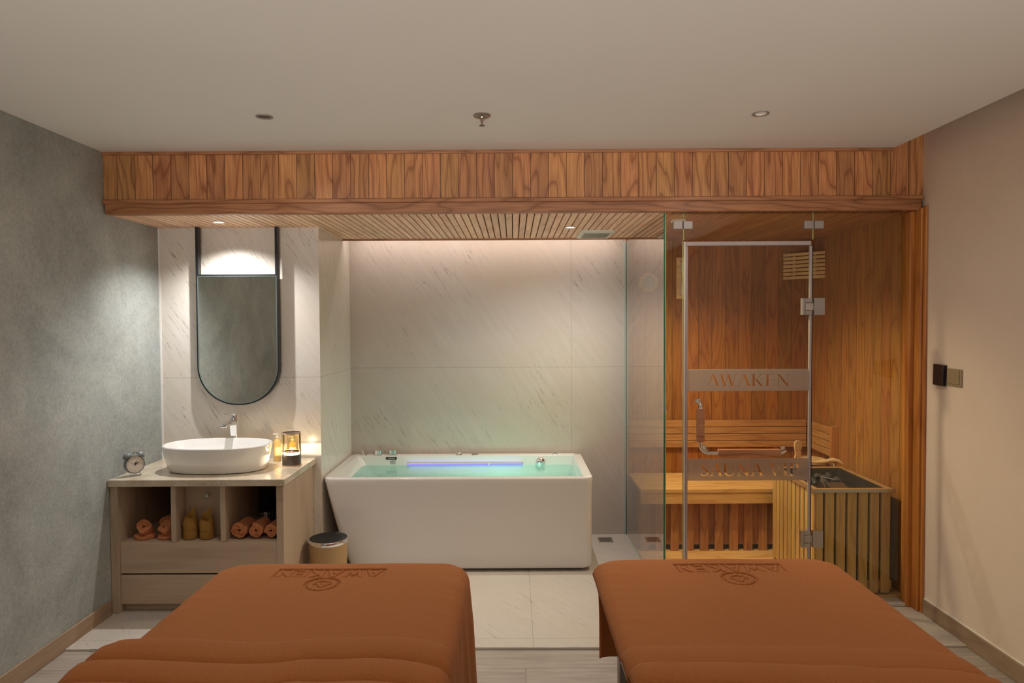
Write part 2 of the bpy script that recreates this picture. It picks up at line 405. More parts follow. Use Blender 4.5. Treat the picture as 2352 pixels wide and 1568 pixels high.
o = MB().box(XL - .05, XC, YR, YF, ZC, ZC + .05).build('ceiling', M_ceil); struct(o, 'off-white dropped ceiling panel', 'ceiling')
o = MB().box(XL - .05, XR + .05, YR, YF, ZC + .33, ZC + .38).build('ceiling', M_ceil); struct(o, 'ceiling slab above the gap along the right wall', 'ceiling')
# marble walls
o = MB().box(XL, XA, YS, YB + .1, 0, ZS + .3).build('wall_sink', M_sink_marble); struct(o, 'pale marble wall column behind mirror and basin', 'wall')
o = MB().box(XA, XG, YB, YB + .1, 0, ZS + .3).build('wall_back', M_back_marble); struct(o, 'pale veined marble wall behind the bathtub', 'wall')
o = MB().box(XG, XR + .1, YB, YB + .1, 0, ZS + .3).build('wall_sauna_back', M_swallb); struct(o, 'vertical oak boards on the sauna back wall', 'wall')
o = MB().box(XR, XR + .1, YF + .02, YB, 0, ZS + .3).build('wall_sauna_right', M_swallr); struct(o, 'vertical oak boards on the sauna side wall', 'wall')
# white metal corner trims
o = MB().box(XL, XL + .010, YS - .004, YS, .0, ZS).build('trim_2', M_white); struct(o, 'thin white corner bead between grey wall and marble', 'trim')
# fascia beam
o = MB().box(XL, XR, YF, YF + .05, ZB + .055, ZC + .32).build('trim_3', M_fascia); struct(o, 'oak board fascia above the alcove', 'trim')
o = MB().box(XL, XC - .003, YF - .014, YF, ZC - .016, ZC - .0005).build('trim_4', M_rail, bevel=.002); struct(o, 'thin oak strip where fascia meets ceiling', 'trim')
m = MB().box(XL + .002, XR - .006, YF - .022, YF, 2.185, 2.207)
o = m.build('trim_5', M_rail, bevel=.005); struct(o, 'narrow oak moulding along the fascia', 'trim')
o = MB().box(XL + .008, XR - .012, YF - .010, YF + .045, ZB, 2.187).build('trim_6', M_rail, bevel=.004); struct(o, 'oak rail along the bottom of the fascia', 'trim')
# slatted soffit
m = MB(); x = XL; p = .04
while x < XG + .012 - .001:
    y1 = YS if x < XA - .02 else YE
    m.box(x + .0035, min(x + p - .0035, XG + .01), YF + .045, y1, ZS, ZS + .012); x += p
o = m.build('ceiling', M_soffit); struct(o, 'slatted oak soffit over vanity and bathtub', 'ceiling')
m = MB().box(XL, XG + .01, YF + .045, YS, ZS + .0125, ZS + .03); m.box(XA - .02, XG + .01, YS, YE - .001, ZS + .0125, ZS + .03)
o = m.build('ceiling', plain('soffit_backing', (.16, .07, .03), .8)); struct(o, 'dark backing board above the oak soffit slats', 'ceiling')
o = MB().box(XA, XG + .01, YE, YE + .014, ZS - .012, ZS + .055).build('trim_7', M_rail, bevel=.002); struct(o, 'oak lip along the back edge of the soffit', 'trim')
o = MB().box(XA, XG + .01, YE + .014, YB, ZS + .22, ZS + .25).build('ceiling', M_ceil); struct(o, 'white lid of the light cove behind the soffit', 'ceiling')
m = MB(); x = XG + .012
while x < XR - .002:
    m.box(x + .0012, min(x + p - .0012, XR), YF + .045, YB, ZS, ZS + .012); x += p
m.box(XG + .012, XR, YF + .045, YB, ZS + .0122, ZS + .03)
M_sceil = wood('sauna_ceiling_wood', (.50, .23, .08), (.33, .13, .04), 'Y', 'X', .04, .0, .45, ring=5, vary=.12)
o = m.build('ceiling', M_sceil); struct(o, 'oak board ceiling inside the sauna', 'ceiling')
m = MB()
x = XG + .03
while x < 2.08:
    m.box(x + .004, x + .036, YF + .036, YF + .046, ZB - .003, ZB + .004); x += .04
o = m.build('trim_8', M_dark); struct(o, 'dark blocks painting the shaded gaps between the oak rail and the sauna ceiling', 'trim')  # black blocks paint in the shade of the gaps above the rail
# sauna floor
o = MB().box(XG + .01, XR, YG + .06, YB, 0.0005, .022).build('floor', M_bench); struct(o, 'pale boarded floor inside the sauna', 'floor')
# post casing on the right
m = MB().box(2.118, XR, 3.655, 3.715, 0, ZB); o = m.build('trim_9', M_post, bevel=.005); struct(o, 'oak jamb at the right end of the sauna front', 'trim')
m = MB().box(2.141, XR, 3.597, 3.655, 0, ZB + .01); m.box(2.152, XR, 3.575, 3.597, 0, ZB + .016); o = m.build('trim_10', M_post, bevel=.006); struct(o, 'oak casing on the right wall beside the sauna', 'trim')
# stone curb in front of the sauna
o = MB().box(XG + .02, 2.118, YG - .03, YG + .055, .0005, .018).build('trim_11', M_floor_marble, bevel=.003); struct(o, 'low marble threshold under the sauna glass', 'trim')
# baseboards
o = MB().box(XL, XL + .012, YR, 3.60, -.0098, .079).build('baseboard_left', M_base, bevel=.003); struct(o, 'wood baseboard along the grey left wall', 'baseboard')
m = MB().box(XR - .012, XR, YR, 3.573, -.0098, .079); o = m.build('baseboard_right', M_base, bevel=.003); struct(o, 'wood baseboard along the beige right wall', 'baseboard')
o = MB().box(XR - .006, XR, YR, 3.573, .0795, .083).build('trim_12', M_white); struct(o, 'white caulk line above the right baseboard', 'trim')

# ---- glass
def pane(name, x0, x1, z0, z1, y, mat, parent=None, y1=None):
    # one clear sheet (centre plane) with visible cut edges
    m = MB().add([(x0, y, z0), (x1, y, z0), (x1, y, z1), (x0, y, z1)], [(0, 1, 2, 3)])
    return m.build(name, mat, parent, fix=False)
# side screen between tub and sauna
w1 = root('window_1', 'clear glass screen between bathtub and sauna', 'glass screen', (XG, 4.3, 0), kind='structure')
m = MB().add([(XG, YG, .004), (XG, YB - .012, .004), (XG, YB - .012, ZS - .001), (XG, YG, ZS - .001)], [(0, 1, 2, 3)]); m.build('glass_pane', M_sideglass, w1, fix=False)
o = MB().box(XG - .004, XG + .003, YG - .002, YG + .003, .004, ZS - .001).build('pane_edge', M_edge, w1); o['label'] = 'green polished front edge'
o = MB().box(XG + .003, XG + .008, YG - .003, YG + .001, .004, ZS - .001).build('pane_edge', M_edge2, w1); o['label'] = 'olive joint line beside the edge'
o = MB().box(XG - .010, XG - .003, YB - .014, YB, .003, ZS - .01).build('wall_channel', plain('teal_seal', (.36, .47, .45), .3), w1); o['label'] = 'pale teal wall channel'
MB().box(XG + .0035, XG + .008, YB - .014, YB, .003, ZS - .01).build('wall_channel', M_white, w1)
MB().box(XG - .004, XG + .004, YG, YB - .02, .0005, .005).build('bottom_bead', plain('pale_green_bead', (.55, .62, .48), .3), w1)
# fixed front panes
def clamp(parent, x, z):
    c = MB().box(x - .052, x - .002, YG - .012, YG + .012, z - .021, z + .021).build('glass_clamp', M_satin, parent, bevel=.002)
    c['label'] = 'brushed metal clamp plate'
    MB().box(x + .002, x + .052, YG - .012, YG + .012, z - .021, z + .021).build('glass_clamp', M_satin, parent, bevel=.002)
w2 = root('window_2', 'narrow fixed glass pane left of the sauna door', 'glass pane', (.87, YG, 0), kind='structure')
pane('glass_pane', XG + .008, .914, .02, ZS - .002, YG, M_glass, w2)
MB().box(.9135, .9165, YG - .005, YG + .005, .02, ZS - .15).build('pane_edge', M_edge2, w2)
w3 = root('window_3', 'glass transom pane above the sauna door', 'glass pane', (1.27, YG, 1.99), kind='structure')
pane('glass_pane', .918, 1.615, 1.988, ZS - .002, YG, M_glass, w3)
clamp(w3, .914, 2.068); clamp(w3, 1.617, 2.066)
MB().box(.9165, .9205, YG - .004, YG + .004, 1.988, ZS - .002).build('pane_edge', M_edge2, w3)
MB().box(1.612, 1.616, YG - .004, YG + .004, 1.988, ZS - .002).build('pane_edge', M_edge2, w3)
w4 = root('window_4', 'wide fixed glass pane right of the sauna door', 'glass pane', (1.87, YG, 0), kind='structure')
pane('glass_pane', 1.620, 2.118, .02, ZS - .002, YG, M_glass, w4)
# door
d1 = root('door_1', 'clear glass sauna door with frosted lettering bands', 'glass door', (1.27, YG, 0), kind='structure')
pane('glass_pane', .935, 1.598, .025, 1.962, YG, M_glass, d1)
o = MB().box(.921, .929, YG - .007, YG + .006, .025, 1.98).build('edge_seal', plain('white_seal', (.75, .68, .64), .3), d1, bevel=.002)
MB().box(.930, .942, YG - .010, YG + .008, .025, 1.955).build('edge_seal', M_seal, d1, bevel=.004)
MB().box(.930, 1.604, YG - .010, YG + .008, 1.957, 1.979).build('edge_seal', M_seal, d1, bevel=.004)
MB().box(1.596, 1.609, YG - .010, YG + .008, .025, 1.955).build('edge_seal', M_seal, d1, bevel=.004)
MB().box(1.6095, 1.6135, YG - .006, YG + .006, .025, 1.955).build('edge_seal', M_dark, d1)
t = NT('frosted_film')
tr = t.n('ShaderNodeBsdfTransparent'); tr.inputs[0].default_value = (.9, .88, .85, 1)
rf = t.n('ShaderNodeBsdfRefraction'); rf.inputs['Roughness'].default_value = .55; rf.inputs['IOR'].default_value = 1.05; rf.inputs[0].default_value = (.85, .82, .8, 1)
df = t.n('ShaderNodeBsdfDiffuse'); df.inputs[0].default_value = (.62, .56, .52, 1)
tl = t.n('ShaderNodeBsdfTranslucent'); tl.inputs[0].default_value = (.62, .56, .52, 1)
m1 = t.n('ShaderNodeMixShader'); m1.inputs[0].default_value = .55; t.l(df.outputs[0], m1.inputs[1]); t.l(tl.outputs[0], m1.inputs[2])
m2 = t.n('ShaderNodeMixShader'); m2.inputs[0].default_value = .5; t.l(rf.outputs[0], m2.inputs[1]); t.l(m1.outputs[0], m2.inputs[2])
t.l(m2.outputs[0], t.out.inputs[0]); M_frost = t.m
o = film(.943, 1.596, 1.174, 1.291, word_polys('AWAKEN', 1.046, 1.500, 1.199, .064), YG - .0015).build('frosted_band', M_frost, d1, fix=False); o['label'] = 'frosted band reading AWAKEN'
o = film(.943, 1.596, .686, .806, word_polys('SAUNA VIP', 1.010, 1.548, .711, .068), YG - .0015).build('frosted_band', M_frost, d1, fix=False); o['label'] = 'frosted band reading SAUNA VIP'
hy = YG - .055
h = MB()
def arc(cx, cy, cz, r, a0, a1, pl, n=6):
    out = []
    for i in range(n + 1):
        a = a0 + (a1 - a0) * i / n
        out.append({'XZ': (cx + r * cos(a), cy, cz + r * sin(a)), 'XY': (cx + r * cos(a), cy + r * sin(a), cz), 'YZ': (cx, cy + r * cos(a), cz + r * sin(a))}[pl])
    return out
vx = .998
h.tube([(vx, YG - .002, 1.118)] + arc(vx, hy + .02, 1.098, .02, pi / 2, pi, 'YZ') + [(vx, hy, 1.08)], .0095, 14)
h.tube([(vx, hy, .91)] + arc(vx + .045, hy, .892, .045, pi, 1.5 * pi, 'XZ') + [(1.10, hy, .847)], .0095, 14)
h.tube([(1.42, hy, .847), (1.435, hy, .847)] + [(1.435 + .022 * sin(a), hy + .022 * (1 - cos(a)), .852) for a in (.4, .8, 1.2, pi / 2)] + [(1.457, YG - .002, .858)], .0095, 14)
h.tube([(1.03, hy, .862), (1.03, YG - .002, .868)], .008, 12)
for (x, z) in ((vx, 1.118), (1.457, .858), (1.03, .868)): h.tube([(x, YG - .008, z), (x, YG - .001, z)], .014, 18)
o = h.build('handle_rail', M_chrome, d1, smooth=True); o['label'] = 'bent chrome rail'
o = MB().box(vx - .019, vx + .019, hy - .015, hy + .015, .908, 1.086).build('handle_grip', M_oakgrip, d1, bevel=.003); o['label'] = 'upright wooden grip'
o = MB().box(1.092, 1.424, hy - .017, hy + .017, .826, .866).build('handle_grip', M_oakgrip, d1, bevel=.003); o['label'] = 'horizontal wooden grip'
for zc, mm in ((1.627, M_satin), (.365, M_steel)):
    hg = MB().box(1.556, 1.572, YG - .014, YG + .014, zc - .045, zc + .045)
    hg.box(1.572, 1.608, YG - .014, YG + .014, zc + .022, zc + .045); hg.box(1.572, 1.608, YG - .014, YG + .014, zc - .045, zc - .022)
    hg.box(1.619, 1.677, YG - .014, YG + .014, zc - .046, zc + .046)
    hh = hg.build('hinge', mm, d1, bevel=.002)
    MB().box(1.574, 1.618, YG - .011, YG + .011, zc - .020, zc + .020).build('hinge_knuckle', M_steel, hh, bevel=.003)

# ------------------------------------------------------------------ sauna interior
b = root('sauna_bench', 'long wooden sauna bench with board front along the back wall', 'bench', (1.45, 4.7, .022))
y = 4.452
for i in range(5):
    MB().box(XG + .015, XR - .002, y, y + .094, .425, .452).build('seat_board', M_bench, b, bevel=.003); y += .098
MB().box(XG + .015, XR - .002, 4.456, 4.478, .352, .424).build('front_rail', M_bench, b, bevel=.003)
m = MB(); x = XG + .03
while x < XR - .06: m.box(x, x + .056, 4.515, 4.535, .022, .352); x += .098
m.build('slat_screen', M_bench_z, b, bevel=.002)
MB().box(XG + .015, XR - .002, 4.56, 4.57, .022, .08).build('painted_recess_shade', M_dark, b); MB().box(XG + .015, XR - .002, 4.5355, 4.555, .058, .424).build('screen_backing', wood('screen_backing_wood', (.46, .18, .05), (.28, .09, .02), 'Z', 'X', .049, .0, .6, ring=6), b)  # black strip paints in the shade low between the slats
M_bkr = wood('backrest_wood', (.56, .26, .085), (.36, .135, .035), 'X', 'Z', 0, rough=.45, ring=9)
b = root('leaning_panel', 'four board wooden backrest running along the sauna back wall', 'backrest', (1.5, 4.93, .64))
for i in range(4):
    z = .640 + i * .0495
    MB().box(XG + .015, 2.1155, 4.918, 4.936, z, z + .046).build('board', M_bkr, b, bevel=.003)
MB().box(1.0, 1.03, 4.936, 4.950, .645, .83).build('batten', M_bkr, b); MB().box(1.9, 1.93, 4.936, 4.950, .645, .83).build('batten', M_bkr, b)
M_bkry = wood('backrest_side_wood', (.56, .28, .09), (.40, .17, .045), 'Y', 'Z', 0, rough=.45, ring=9)
b = root('leaning_panel', 'short wooden backrest with dark end post on the sauna side wall', 'backrest', (2.15, 4.7, .64))
for i in range(4):
    z = .640 + i * .0495
    MB().box(2.120, 2.136, 4.565, 4.915, z, z + .046).build('board', M_bkry, b, bevel=.003)
o = MB().box(2.116, XR, 4.535, 4.564, .632, .845).build('end_post', M_post, b, bevel=.003); o['label'] = 'dark stained end post'
# corner lamp shade of seven slats
b = root('corner_lamp_shade', 'slatted wooden lamp shade across the upper sauna corner', 'lamp shade', (2.05, 4.84, 1.845))
pa, pb = Vector((1.957, 4.950, 0)), Vector((2.167, 4.748, 0)); d = (pb - pa); L = d.length; ang = atan2(d.y, d.x)
for i in range(7):
    z = 1.848 + i * .0275
    Mx = Matrix.Translation((pa.x, pa.y, z)) @ Matrix.Rotation(ang, 4, 'Z')
    MB().box(.0, L, -.010, 0, 0, .0205, Mx).build('slat', M_pine, b, bevel=.002)
for s in (.25, .75):
    Mx = Matrix.Translation((pa.x, pa.y, 1.852)) @ Matrix.Rotation(ang, 4, 'Z')
    MB().box(L * s - .008, L * s + .008, .0005, .010, 0, .175, Mx).build('upright', M_pine, b)
# thermometer (octagonal frame, round dial)
b = root('sauna_thermometer', 'octagonal wooden thermometer with round dial on the sauna back wall', 'thermometer', (.977, YB - .001, 1.834))
def octo(c, z, r, y): return [(c + r * cos(pi / 8 + i * pi / 4) / cos(pi / 8), y, z + r * sin(pi / 8 + i * pi / 4) / cos(pi / 8)) for i in range(8)]
MB().loft([octo(.977, 1.834, .068, YB - .001), octo(.977, 1.834, .068, YB - .020)]).build('frame', M_pine, b, bevel=.003)
Mt = Matrix.Translation((.977, YB - .020, 1.834)) @ Matrix.Rotation(pi / 2, 4, 'X')
MB().lathe([(0, -.001), (.044, -.001), (.044, .005), (.041, .0065), (.0405, .003), (0, .003)], n=40, M=Mt).build('dial', plain('dial_face', (.45, .47, .44), .3), b, smooth=True)
m = MB()
for i in range(24):
    a = 2 * pi * i / 24; m.box(-.0007, .0007, .030, .037, .0034, .0042, Mt @ Matrix.Rotation(a, 4, 'Z'))
m.box(-.001, .001, -.006, .032, .0045, .0055, Mt @ Matrix.Rotation(.7, 4, 'Z')); m.build('needle', M_black, b)
# sand timer board
b = root('sand_timer', 'tall wooden sand timer board on the sauna back wall beside the door', 'sand timer', (1.215, YB, 1.714))
MB().box(1.180, 1.250, YB - .018, YB, 1.714, 2.012).build('backboard', M_pine, b, bevel=.003)
MB().lathe([(0, 1.745), (.012, 1.745), (.013, 1.79), (.010, 1.83), (.002, 1.86), (.010, 1.89), (.013, 1.93), (.012, 1.975), (0, 1.975)], 1.222, YB - .034, 20).build('hourglass', plain('timer_glass', (.75, .72, .65), .1), b, smooth=True)
MB().box(1.204, 1.240, YB - .052, YB - .018, 1.734, 1.744).build('bracket', M_pine, b, bevel=.002); MB().box(1.204, 1.240, YB - .052, YB - .018, 1.976, 1.986).build('bracket', M_pine, b, bevel=.002)
m = MB()
for i in range(9):
    Md = Matrix.Translation((1.192, YB - .018, 1.735 + i * .018)) @ Matrix.Rotation(pi / 2, 4, 'X'); m.lathe([(0, 0), (.002, 0), (.002, .001), (0, .001)], n=8, M=Md)
m.build('scale_marks', M_dark, b)
# heater
HX0, HX1, HY0, HY1, HZ = 1.672, 2.088, 3.765, 4.365, .615
b = root('sauna_heater', 'sauna heater in a wooden slat enclosure with steel top', 'heater', ((HX0 + HX1) / 2, 4.06, .022))
MB().box(HX0 + .018, HX1, HY0 + .018, HY1, .03, HZ - .06).build('inner_box', M_dark, b)
x = HX0 - .006
k = 0
while x < HX1 - .02:
    MB().box(x, min(x + .049, HX1 + .02), HY0, HY0 + .016, .035, HZ - .018).build('slat', M_heatw, b, bevel=.002); x += .0622
y = HY0 + .02
while y < HY1 - .02:
    MB().box(HX0 - .006, HX0 + .010, y, y + .047, .035, HZ - .018).build('slat', M_heatw, b, bevel=.002); y += .0598
MB().box(HX0 - .004, HX1 + .02, HY0 + .017, HY0 + .030, .05, .10).build('cross_rail', M_heatw, b)
m = MB(); r = .035
m.box(HX0 - .010, HX1 + .022, HY0 - .004, HY0 + r, HZ - .018, HZ); m.box(HX0 - .010, HX1 + .022, HY1 - r, HY1 + .004, HZ - .018, HZ)
m.box(HX0 - .010, HX0 + .028, HY0 + r, HY1 - r, HZ - .018, HZ); m.box(HX1 - .015, HX1 + .022, HY0 + r, HY1 - r, HZ - .018, HZ)
o = m.build('top_frame', wood('heater_frame_wood', (.46, .27, .11), (.32, .17, .06), 'X', 'Y', 0, ring=4), b, bevel=.003)
m = MB(); m.box(HX0 - .013, HX1 + .024, HY0 - .010, HY0 - .004, HZ - .016, HZ + .003); m.box(HX0 - .016, HX0 - .0105, HY0 - .010, HY1, HZ - .016, HZ + .003)
o = m.build('steel_edging', M_steel, b, bevel=.001); o['label'] = 'brushed steel edging strip'
# steel tray inside
m = MB(); r0 = rrect(HX0 + .028, HX1 - .015, HY0 + r, HY1 - r, .004, HZ - .002); r1 = rrect(HX0 + .04, HX1 - .027, HY0 + r + .012, HY1 - r - .012, .004, HZ - .075)
m.loft([r0, r1], False, True)
m.build('steel_tray', plain('dull_steel', (.10, .095, .085), .4, .8), b)
m = MB(); m.prism([(3.86, HZ - .075), (4.06, HZ - .075), (4.06, HZ - .03), (3.98, HZ - .012), (3.86, HZ - .05)], 'X', 1.83, 1.93)
o = m.build('heater_casing', plain('galvanized', (.26, .26, .25), .3, .9), b, bevel=.003); o['label'] = 'bright folded sheet metal casing'
m = MB()
random.seed(3)
for i in range(26):
    cx, cy, r_ = random.uniform(1.74, 2.02), random.uniform(4.13, 4.29), random.uniform(.018, .03)
    Ms = Matrix.Translation((cx, cy, HZ - .058 + random.uniform(0, .02))) @ Matrix.Rotation(random.uniform(0, 3), 4, (random.random(), random.random(), random.random() + .1)) @ Matrix.Diagonal((1, .75, .6, 1))
    m.lathe([(0, -r_), (r_ * .7, -r_ * .7), (r_, 0), (r_ * .75, r_ * .6), (0, r_)], n=7, M=Ms)
o = m.build('stones', plain('sauna_stones', (.07, .068, .062), .7), b); o['kind'] = 'stuff'
m = MB(); m.tube([(1.78, 3.84, HZ - .05), (1.86, 4.12, HZ - .008)], .004, 8); m.tube([(1.86, 4.12, HZ - .008), (1.90, 4.02, HZ - .004)], .004, 8)
m.build('guard_rod', M_steel, b, smooth=True)
# bucket
bx, by, bz = 2.035, 4.66, .452
b = root('wooden_bucket', 'small wooden sauna bucket with raised ear on the bench', 'bucket', (bx, by, bz))
MB().lathe([(0, 0), (.086, 0), (.098, .155), (.089, .155), (.078, .012), (0, .012)], bx, by, 24, Matrix.Translation((0, 0, bz))).build('staves', M_pine, b, smooth=True)
for z in (.03, .12): MB().lathe([(.0895 + z * .07, z), (.0905 + z * .07, z), (.0915 + z * .07, z + .012), (.0905 + z * .07, z + .012)], bx, by, 32, Matrix.Translation((0, 0, bz))).build('hoop', M_steel, b, smooth=True)
ex, ey = bx - .097, by - .02
prof = [(-.030, .0), (.030, .0), (.026, .035), (.020, .06), (.024, .09), (.030, .115), (.026, .14), (.012, .155), (-.012, .155), (-.026, .14), (-.030, .115), (-.024, .09), (-.020, .06), (-.026, .035)]
Me = Matrix.Translation((ex, ey, bz + .13)) @ Matrix.Rotation(.25, 4, 'Z')
MB().loft([[(px_, -.007, pz) for px_, pz in prof], [(px_, .007, pz) for px_, pz in prof]], M=Me).build('ear', M_pine, b, bevel=.002)
b = root('sauna_ladle', 'wooden ladle with curved handle resting across the bucket', 'ladle', (2.06, 4.50, .60))
hp = [(1.965, 4.56, .612), (2.01, 4.52, .612), (2.05, 4.485, .622), (2.09, 4.45, .640), (2.115, 4.43, .638), (2.135, 4.41, .622)]
MB().tube(hp, [.006, .009, .013, .015, .012, .004], 12).build('handle', M_pine, b, smooth=True)
MB().lathe([(0, 0), (.026, .002), (.036, .018), (.038, .034), (.035, .034), (.031, .016), (0, .007)], 1.955, 4.59, 20, Matrix.Translation((0, 0, .592))).build('bowl', plain('copper_pale', (.55, .33, .24), .35), b, smooth=True)
MB().tube([(2.09, 4.45, .625), (2.094, 4.442, .60), (2.088, 4.440, .575)], .0018, 6).build('hanging_cord', M_white, b)
# round lamp at the sauna ceiling
b = root('sauna_ceiling_lamp', 'small round ceiling lamp in the front left of the sauna', 'lamp', (.955, 3.95, ZS))
MB().lathe([(0, ZS), (.045, ZS), (.046, ZS - .010), (.040, ZS - .014), (0, ZS - .014)], .955, 3.95, 32).build('base', M_white, b, smooth=True)
MB().lathe([(.038, ZS - .0142), (.034, ZS - .028), (.020, ZS - .038), (0, ZS - .041)], .955, 3.95, 32).build('glass_dome', plain('opal', (.66, .66, .55), .25), b, smooth=True)

# ------------------------------------------------------------------ bathtub
TZ = .600
tub = root('bathtub', 'white rectangular freestanding bathtub filled with turquoise water', 'bathtub', (-.35, 4.56, 0))
def outer(z, ins=0):
    k = (z / TZ); x0 = -1.008 - .170 * (k ** .75); y0 = 4.203 - .038 * k
    return rrect(x0 + ins, .484 - ins + .004 * k, y0 + ins, 4.943 - ins, .05, z, 8)
rings = [outer(.015, .030), outer(.018, .014), outer(.030, .003), outer(.045)] + [outer(z) for z in (.12, .2, .3, .4, .5, .56, .585)]
rings += [outer(.595, .002), outer(.600, .007)]
def inner(z, x0, x1, y0, y1, r=.04): return rrect(x0, x1, y0, y1, r, z, 8)
rings += [inner(.600, -1.125, .432, 4.196, 4.862, .03), inner(.597, -1.119, .427, 4.201, 4.858, .03)]
def inn(z):
    k = (.597 - z) / .45
    return inner(z, -1.119 + .30 * k, .427 - .10 * k, 4.201 + .05 * k, 4.857 - .02 * k, .03 + .06 * k)
rings += [inn(z) for z in (.57, .5, .4, .3, .2)] + [inner(.16, -.76, .30, 4.29, 4.80, .1), inner(.148, -.70, .26, 4.33, 4.77, .08)]
MB().loft(rings).build('tub_shell', M_acryl, tub, smooth=True)
MB().box(-.93, .43, 4.26, 4.90, 0.0005, .0155).build('plinth', M_dark, tub)
def knob(x, y, w, d, h, nm='knob', mat=M_chrome):
    m = MB(); m.loft([rrect(x - w / 2 - .004, x + w / 2 + .004, y - d / 2 - .003, y + d / 2 + .003, .012, TZ + .0002, 5), rrect(x - w / 2 - .004, x + w / 2 + .004, y - d / 2 - .003, y + d / 2 + .003, .012, TZ + .004, 5)])
    m.loft([rrect(x - w / 2, x + w / 2, y - d / 2, y + d / 2, .011, TZ + .004, 5), rrect(x - w / 2, x + w / 2, y - d / 2, y + d / 2, .011, TZ + h - .003, 5), rrect(x - w / 2 + .003, x + w / 2 - .003, y - d / 2 + .003, y + d / 2 - .003, .009, TZ + h, 5)])
    return m.build(nm, mat, tub, smooth=True)
knob(-.978, 4.90, .048, .038, .036, 'tap_knob'); knob(-.872, 4.90, .050, .040, .038, 'tap_knob')
m = MB(); m.lathe([(0, TZ), (.027, TZ), (.025, TZ + .006), (.014, TZ + .010), (0, TZ + .010)], -1.083, 4.90, 24); m.loft([rrect(-1.094, -1.072, 4.889, 4.911, .004, TZ + .01), rrect(-1.092, -1.074, 4.891, 4.909, .004, TZ + .034)])
o = m.build('shower_holder', M_chrome, tub, smooth=True); o['label'] = 'chrome hand shower holder'
m = MB(); m.lathe([(0, TZ), (.024, TZ), (.022, TZ + .010), (.012, TZ + .022), (0, TZ + .023)], -.395, 4.90, 24); m.tube([(-.395, 4.90, TZ + .018), (-.375, 4.885, TZ + .02)], .006, 8)
m.build('pump_button', M_chrome, tub, smooth=True)
MB().lathe([(0, TZ), (.026, TZ), (.024, TZ + .004), (.012, TZ + .005), (0, TZ + .004)], -.281, 4.90, 24).build('jet_button', M_satin, tub, smooth=True)
m = MB().lathe([(0, TZ), (.022, TZ), (.018, TZ + .004), (.006, TZ + .006), (.005, TZ + .014), (0, TZ + .014)], .297, 4.90, 24); m.box(.285, .309, 4.897, 4.903, TZ + .008, TZ + .012)
m.build('air_valve', M_chrome, tub, smooth=True)
# overflow cap (half dome on the inner back wall)
Mo = Matrix.Translation((.190, 4.857, .553)) @ Matrix.Rotation(pi / 2, 4, 'X')
o = MB().lathe([(0, -.002), (.036, -.002), (.036, .010), (.030, .022), (.018, .030), (0, .033)], n=32, M=Mo).build('overflow_cap', M_chrome, tub, smooth=True)
# waterfall slot with violet light
o = MB().box(-.753, -.182, 4.846, 4.853, .5355, .5475).build('light_strip', emit('violet_led', (.33, .27, 1.0), .95), tub); o['label'] = 'violet glowing strip'
o = MB().box(-.176, .062, 4.846, 4.853, .5355, .5475).build('light_strip', emit('violet_led_b', (.36, .32, 1.0), .85), tub); o['label'] = 'violet glowing strip'
MB().box(-.762, .068, 4.840, 4.856, .5478, .5500).build('spout_lip', plain('grey_lip', (.35, .34, .45), .3), tub)
# stickers
o = MB().box(-.915, -.838, 4.8545, 4.8555, .574, .5935).build('warning_label', M_black, tub); o['label'] = 'black rectangular label with white lettering'
Mw = Matrix.Translation((-.8765, 4.8540, .5838)) @ Matrix.Rotation(pi / 2, 4, 'X')
text_mb('WARNING', .011, Mw).build('label_lettering', plain('label_white', (.6, .6, .6), .6), o)
m = MB()
for i in range(6): m.box(-.886, -.842 - .008 * (i % 2), 4.8538, 4.8544, .567 - i * .0048, .5685 - i * .0048)
m.build('fine_print', plain('fine_print_grey', (.22, .24, .2), .7), tub)
# water
WZ = .5345
t = NT('bath_water'); tc = t.n('ShaderNodeTexCoord').outputs['Object']
nrm = t.bump(t.noise(tc, 22, 3, .5), .12, .01)
fr = t.n('ShaderNodeFresnel'); fr.inputs[0].default_value = 1.33; t.l(nrm, fr.inputs['Normal'])
tr = t.n('ShaderNodeBsdfTransparent'); tr.inputs[0].default_value = (.76, .96, .91, 1)
gl = t.n('ShaderNodeBsdfGlossy'); gl.inputs['Roughness'].default_value = .03; t.l(nrm, gl.inputs['Normal'])
mx = t.n('ShaderNodeMixShader'); t.l(fr.outputs[0], mx.inputs[0]); t.l(tr.outputs[0], mx.inputs[1]); t.l(gl.outputs[0], mx.inputs[2]); t.l(mx.outputs[0], t.out.inputs[0])
k = (.597 - WZ) / .45
wr = inner(WZ, -1.119 + .30 * k + .001, .427 - .10 * k - .001, 4.201 + .05 * k + .001, 4.857 - .02 * k - .001, .03 + .06 * k)
o = MB().add(wr, [tuple(range(len(wr)))]).build('bath_water', t.m, fix=False); tag(o, 'clear turquoise water surface inside the white bathtub', 'water', None, 'stuff')
# floor drain
b = root('floor_drain', 'square steel floor drain in the marble floor beside the bathtub', 'drain', (.648, 4.815, 0))
m = MB(); m.box(.598, .698, 4.764, 4.774, .0003, .004); m.box(.598, .698, 4.856, 4.866, .0003, .004); m.box(.598, .608, 4.774, 4.856, .0003, .004); m.box(.688, .698, 4.774, 4.856, .0003, .004)
m.build('frame', M_steel, b)
MB().box(.610, .686, 4.776, 4.854, .0003, .003).build('grate', plain('drain_plate', (.22, .19, .15), .4, .6), b)

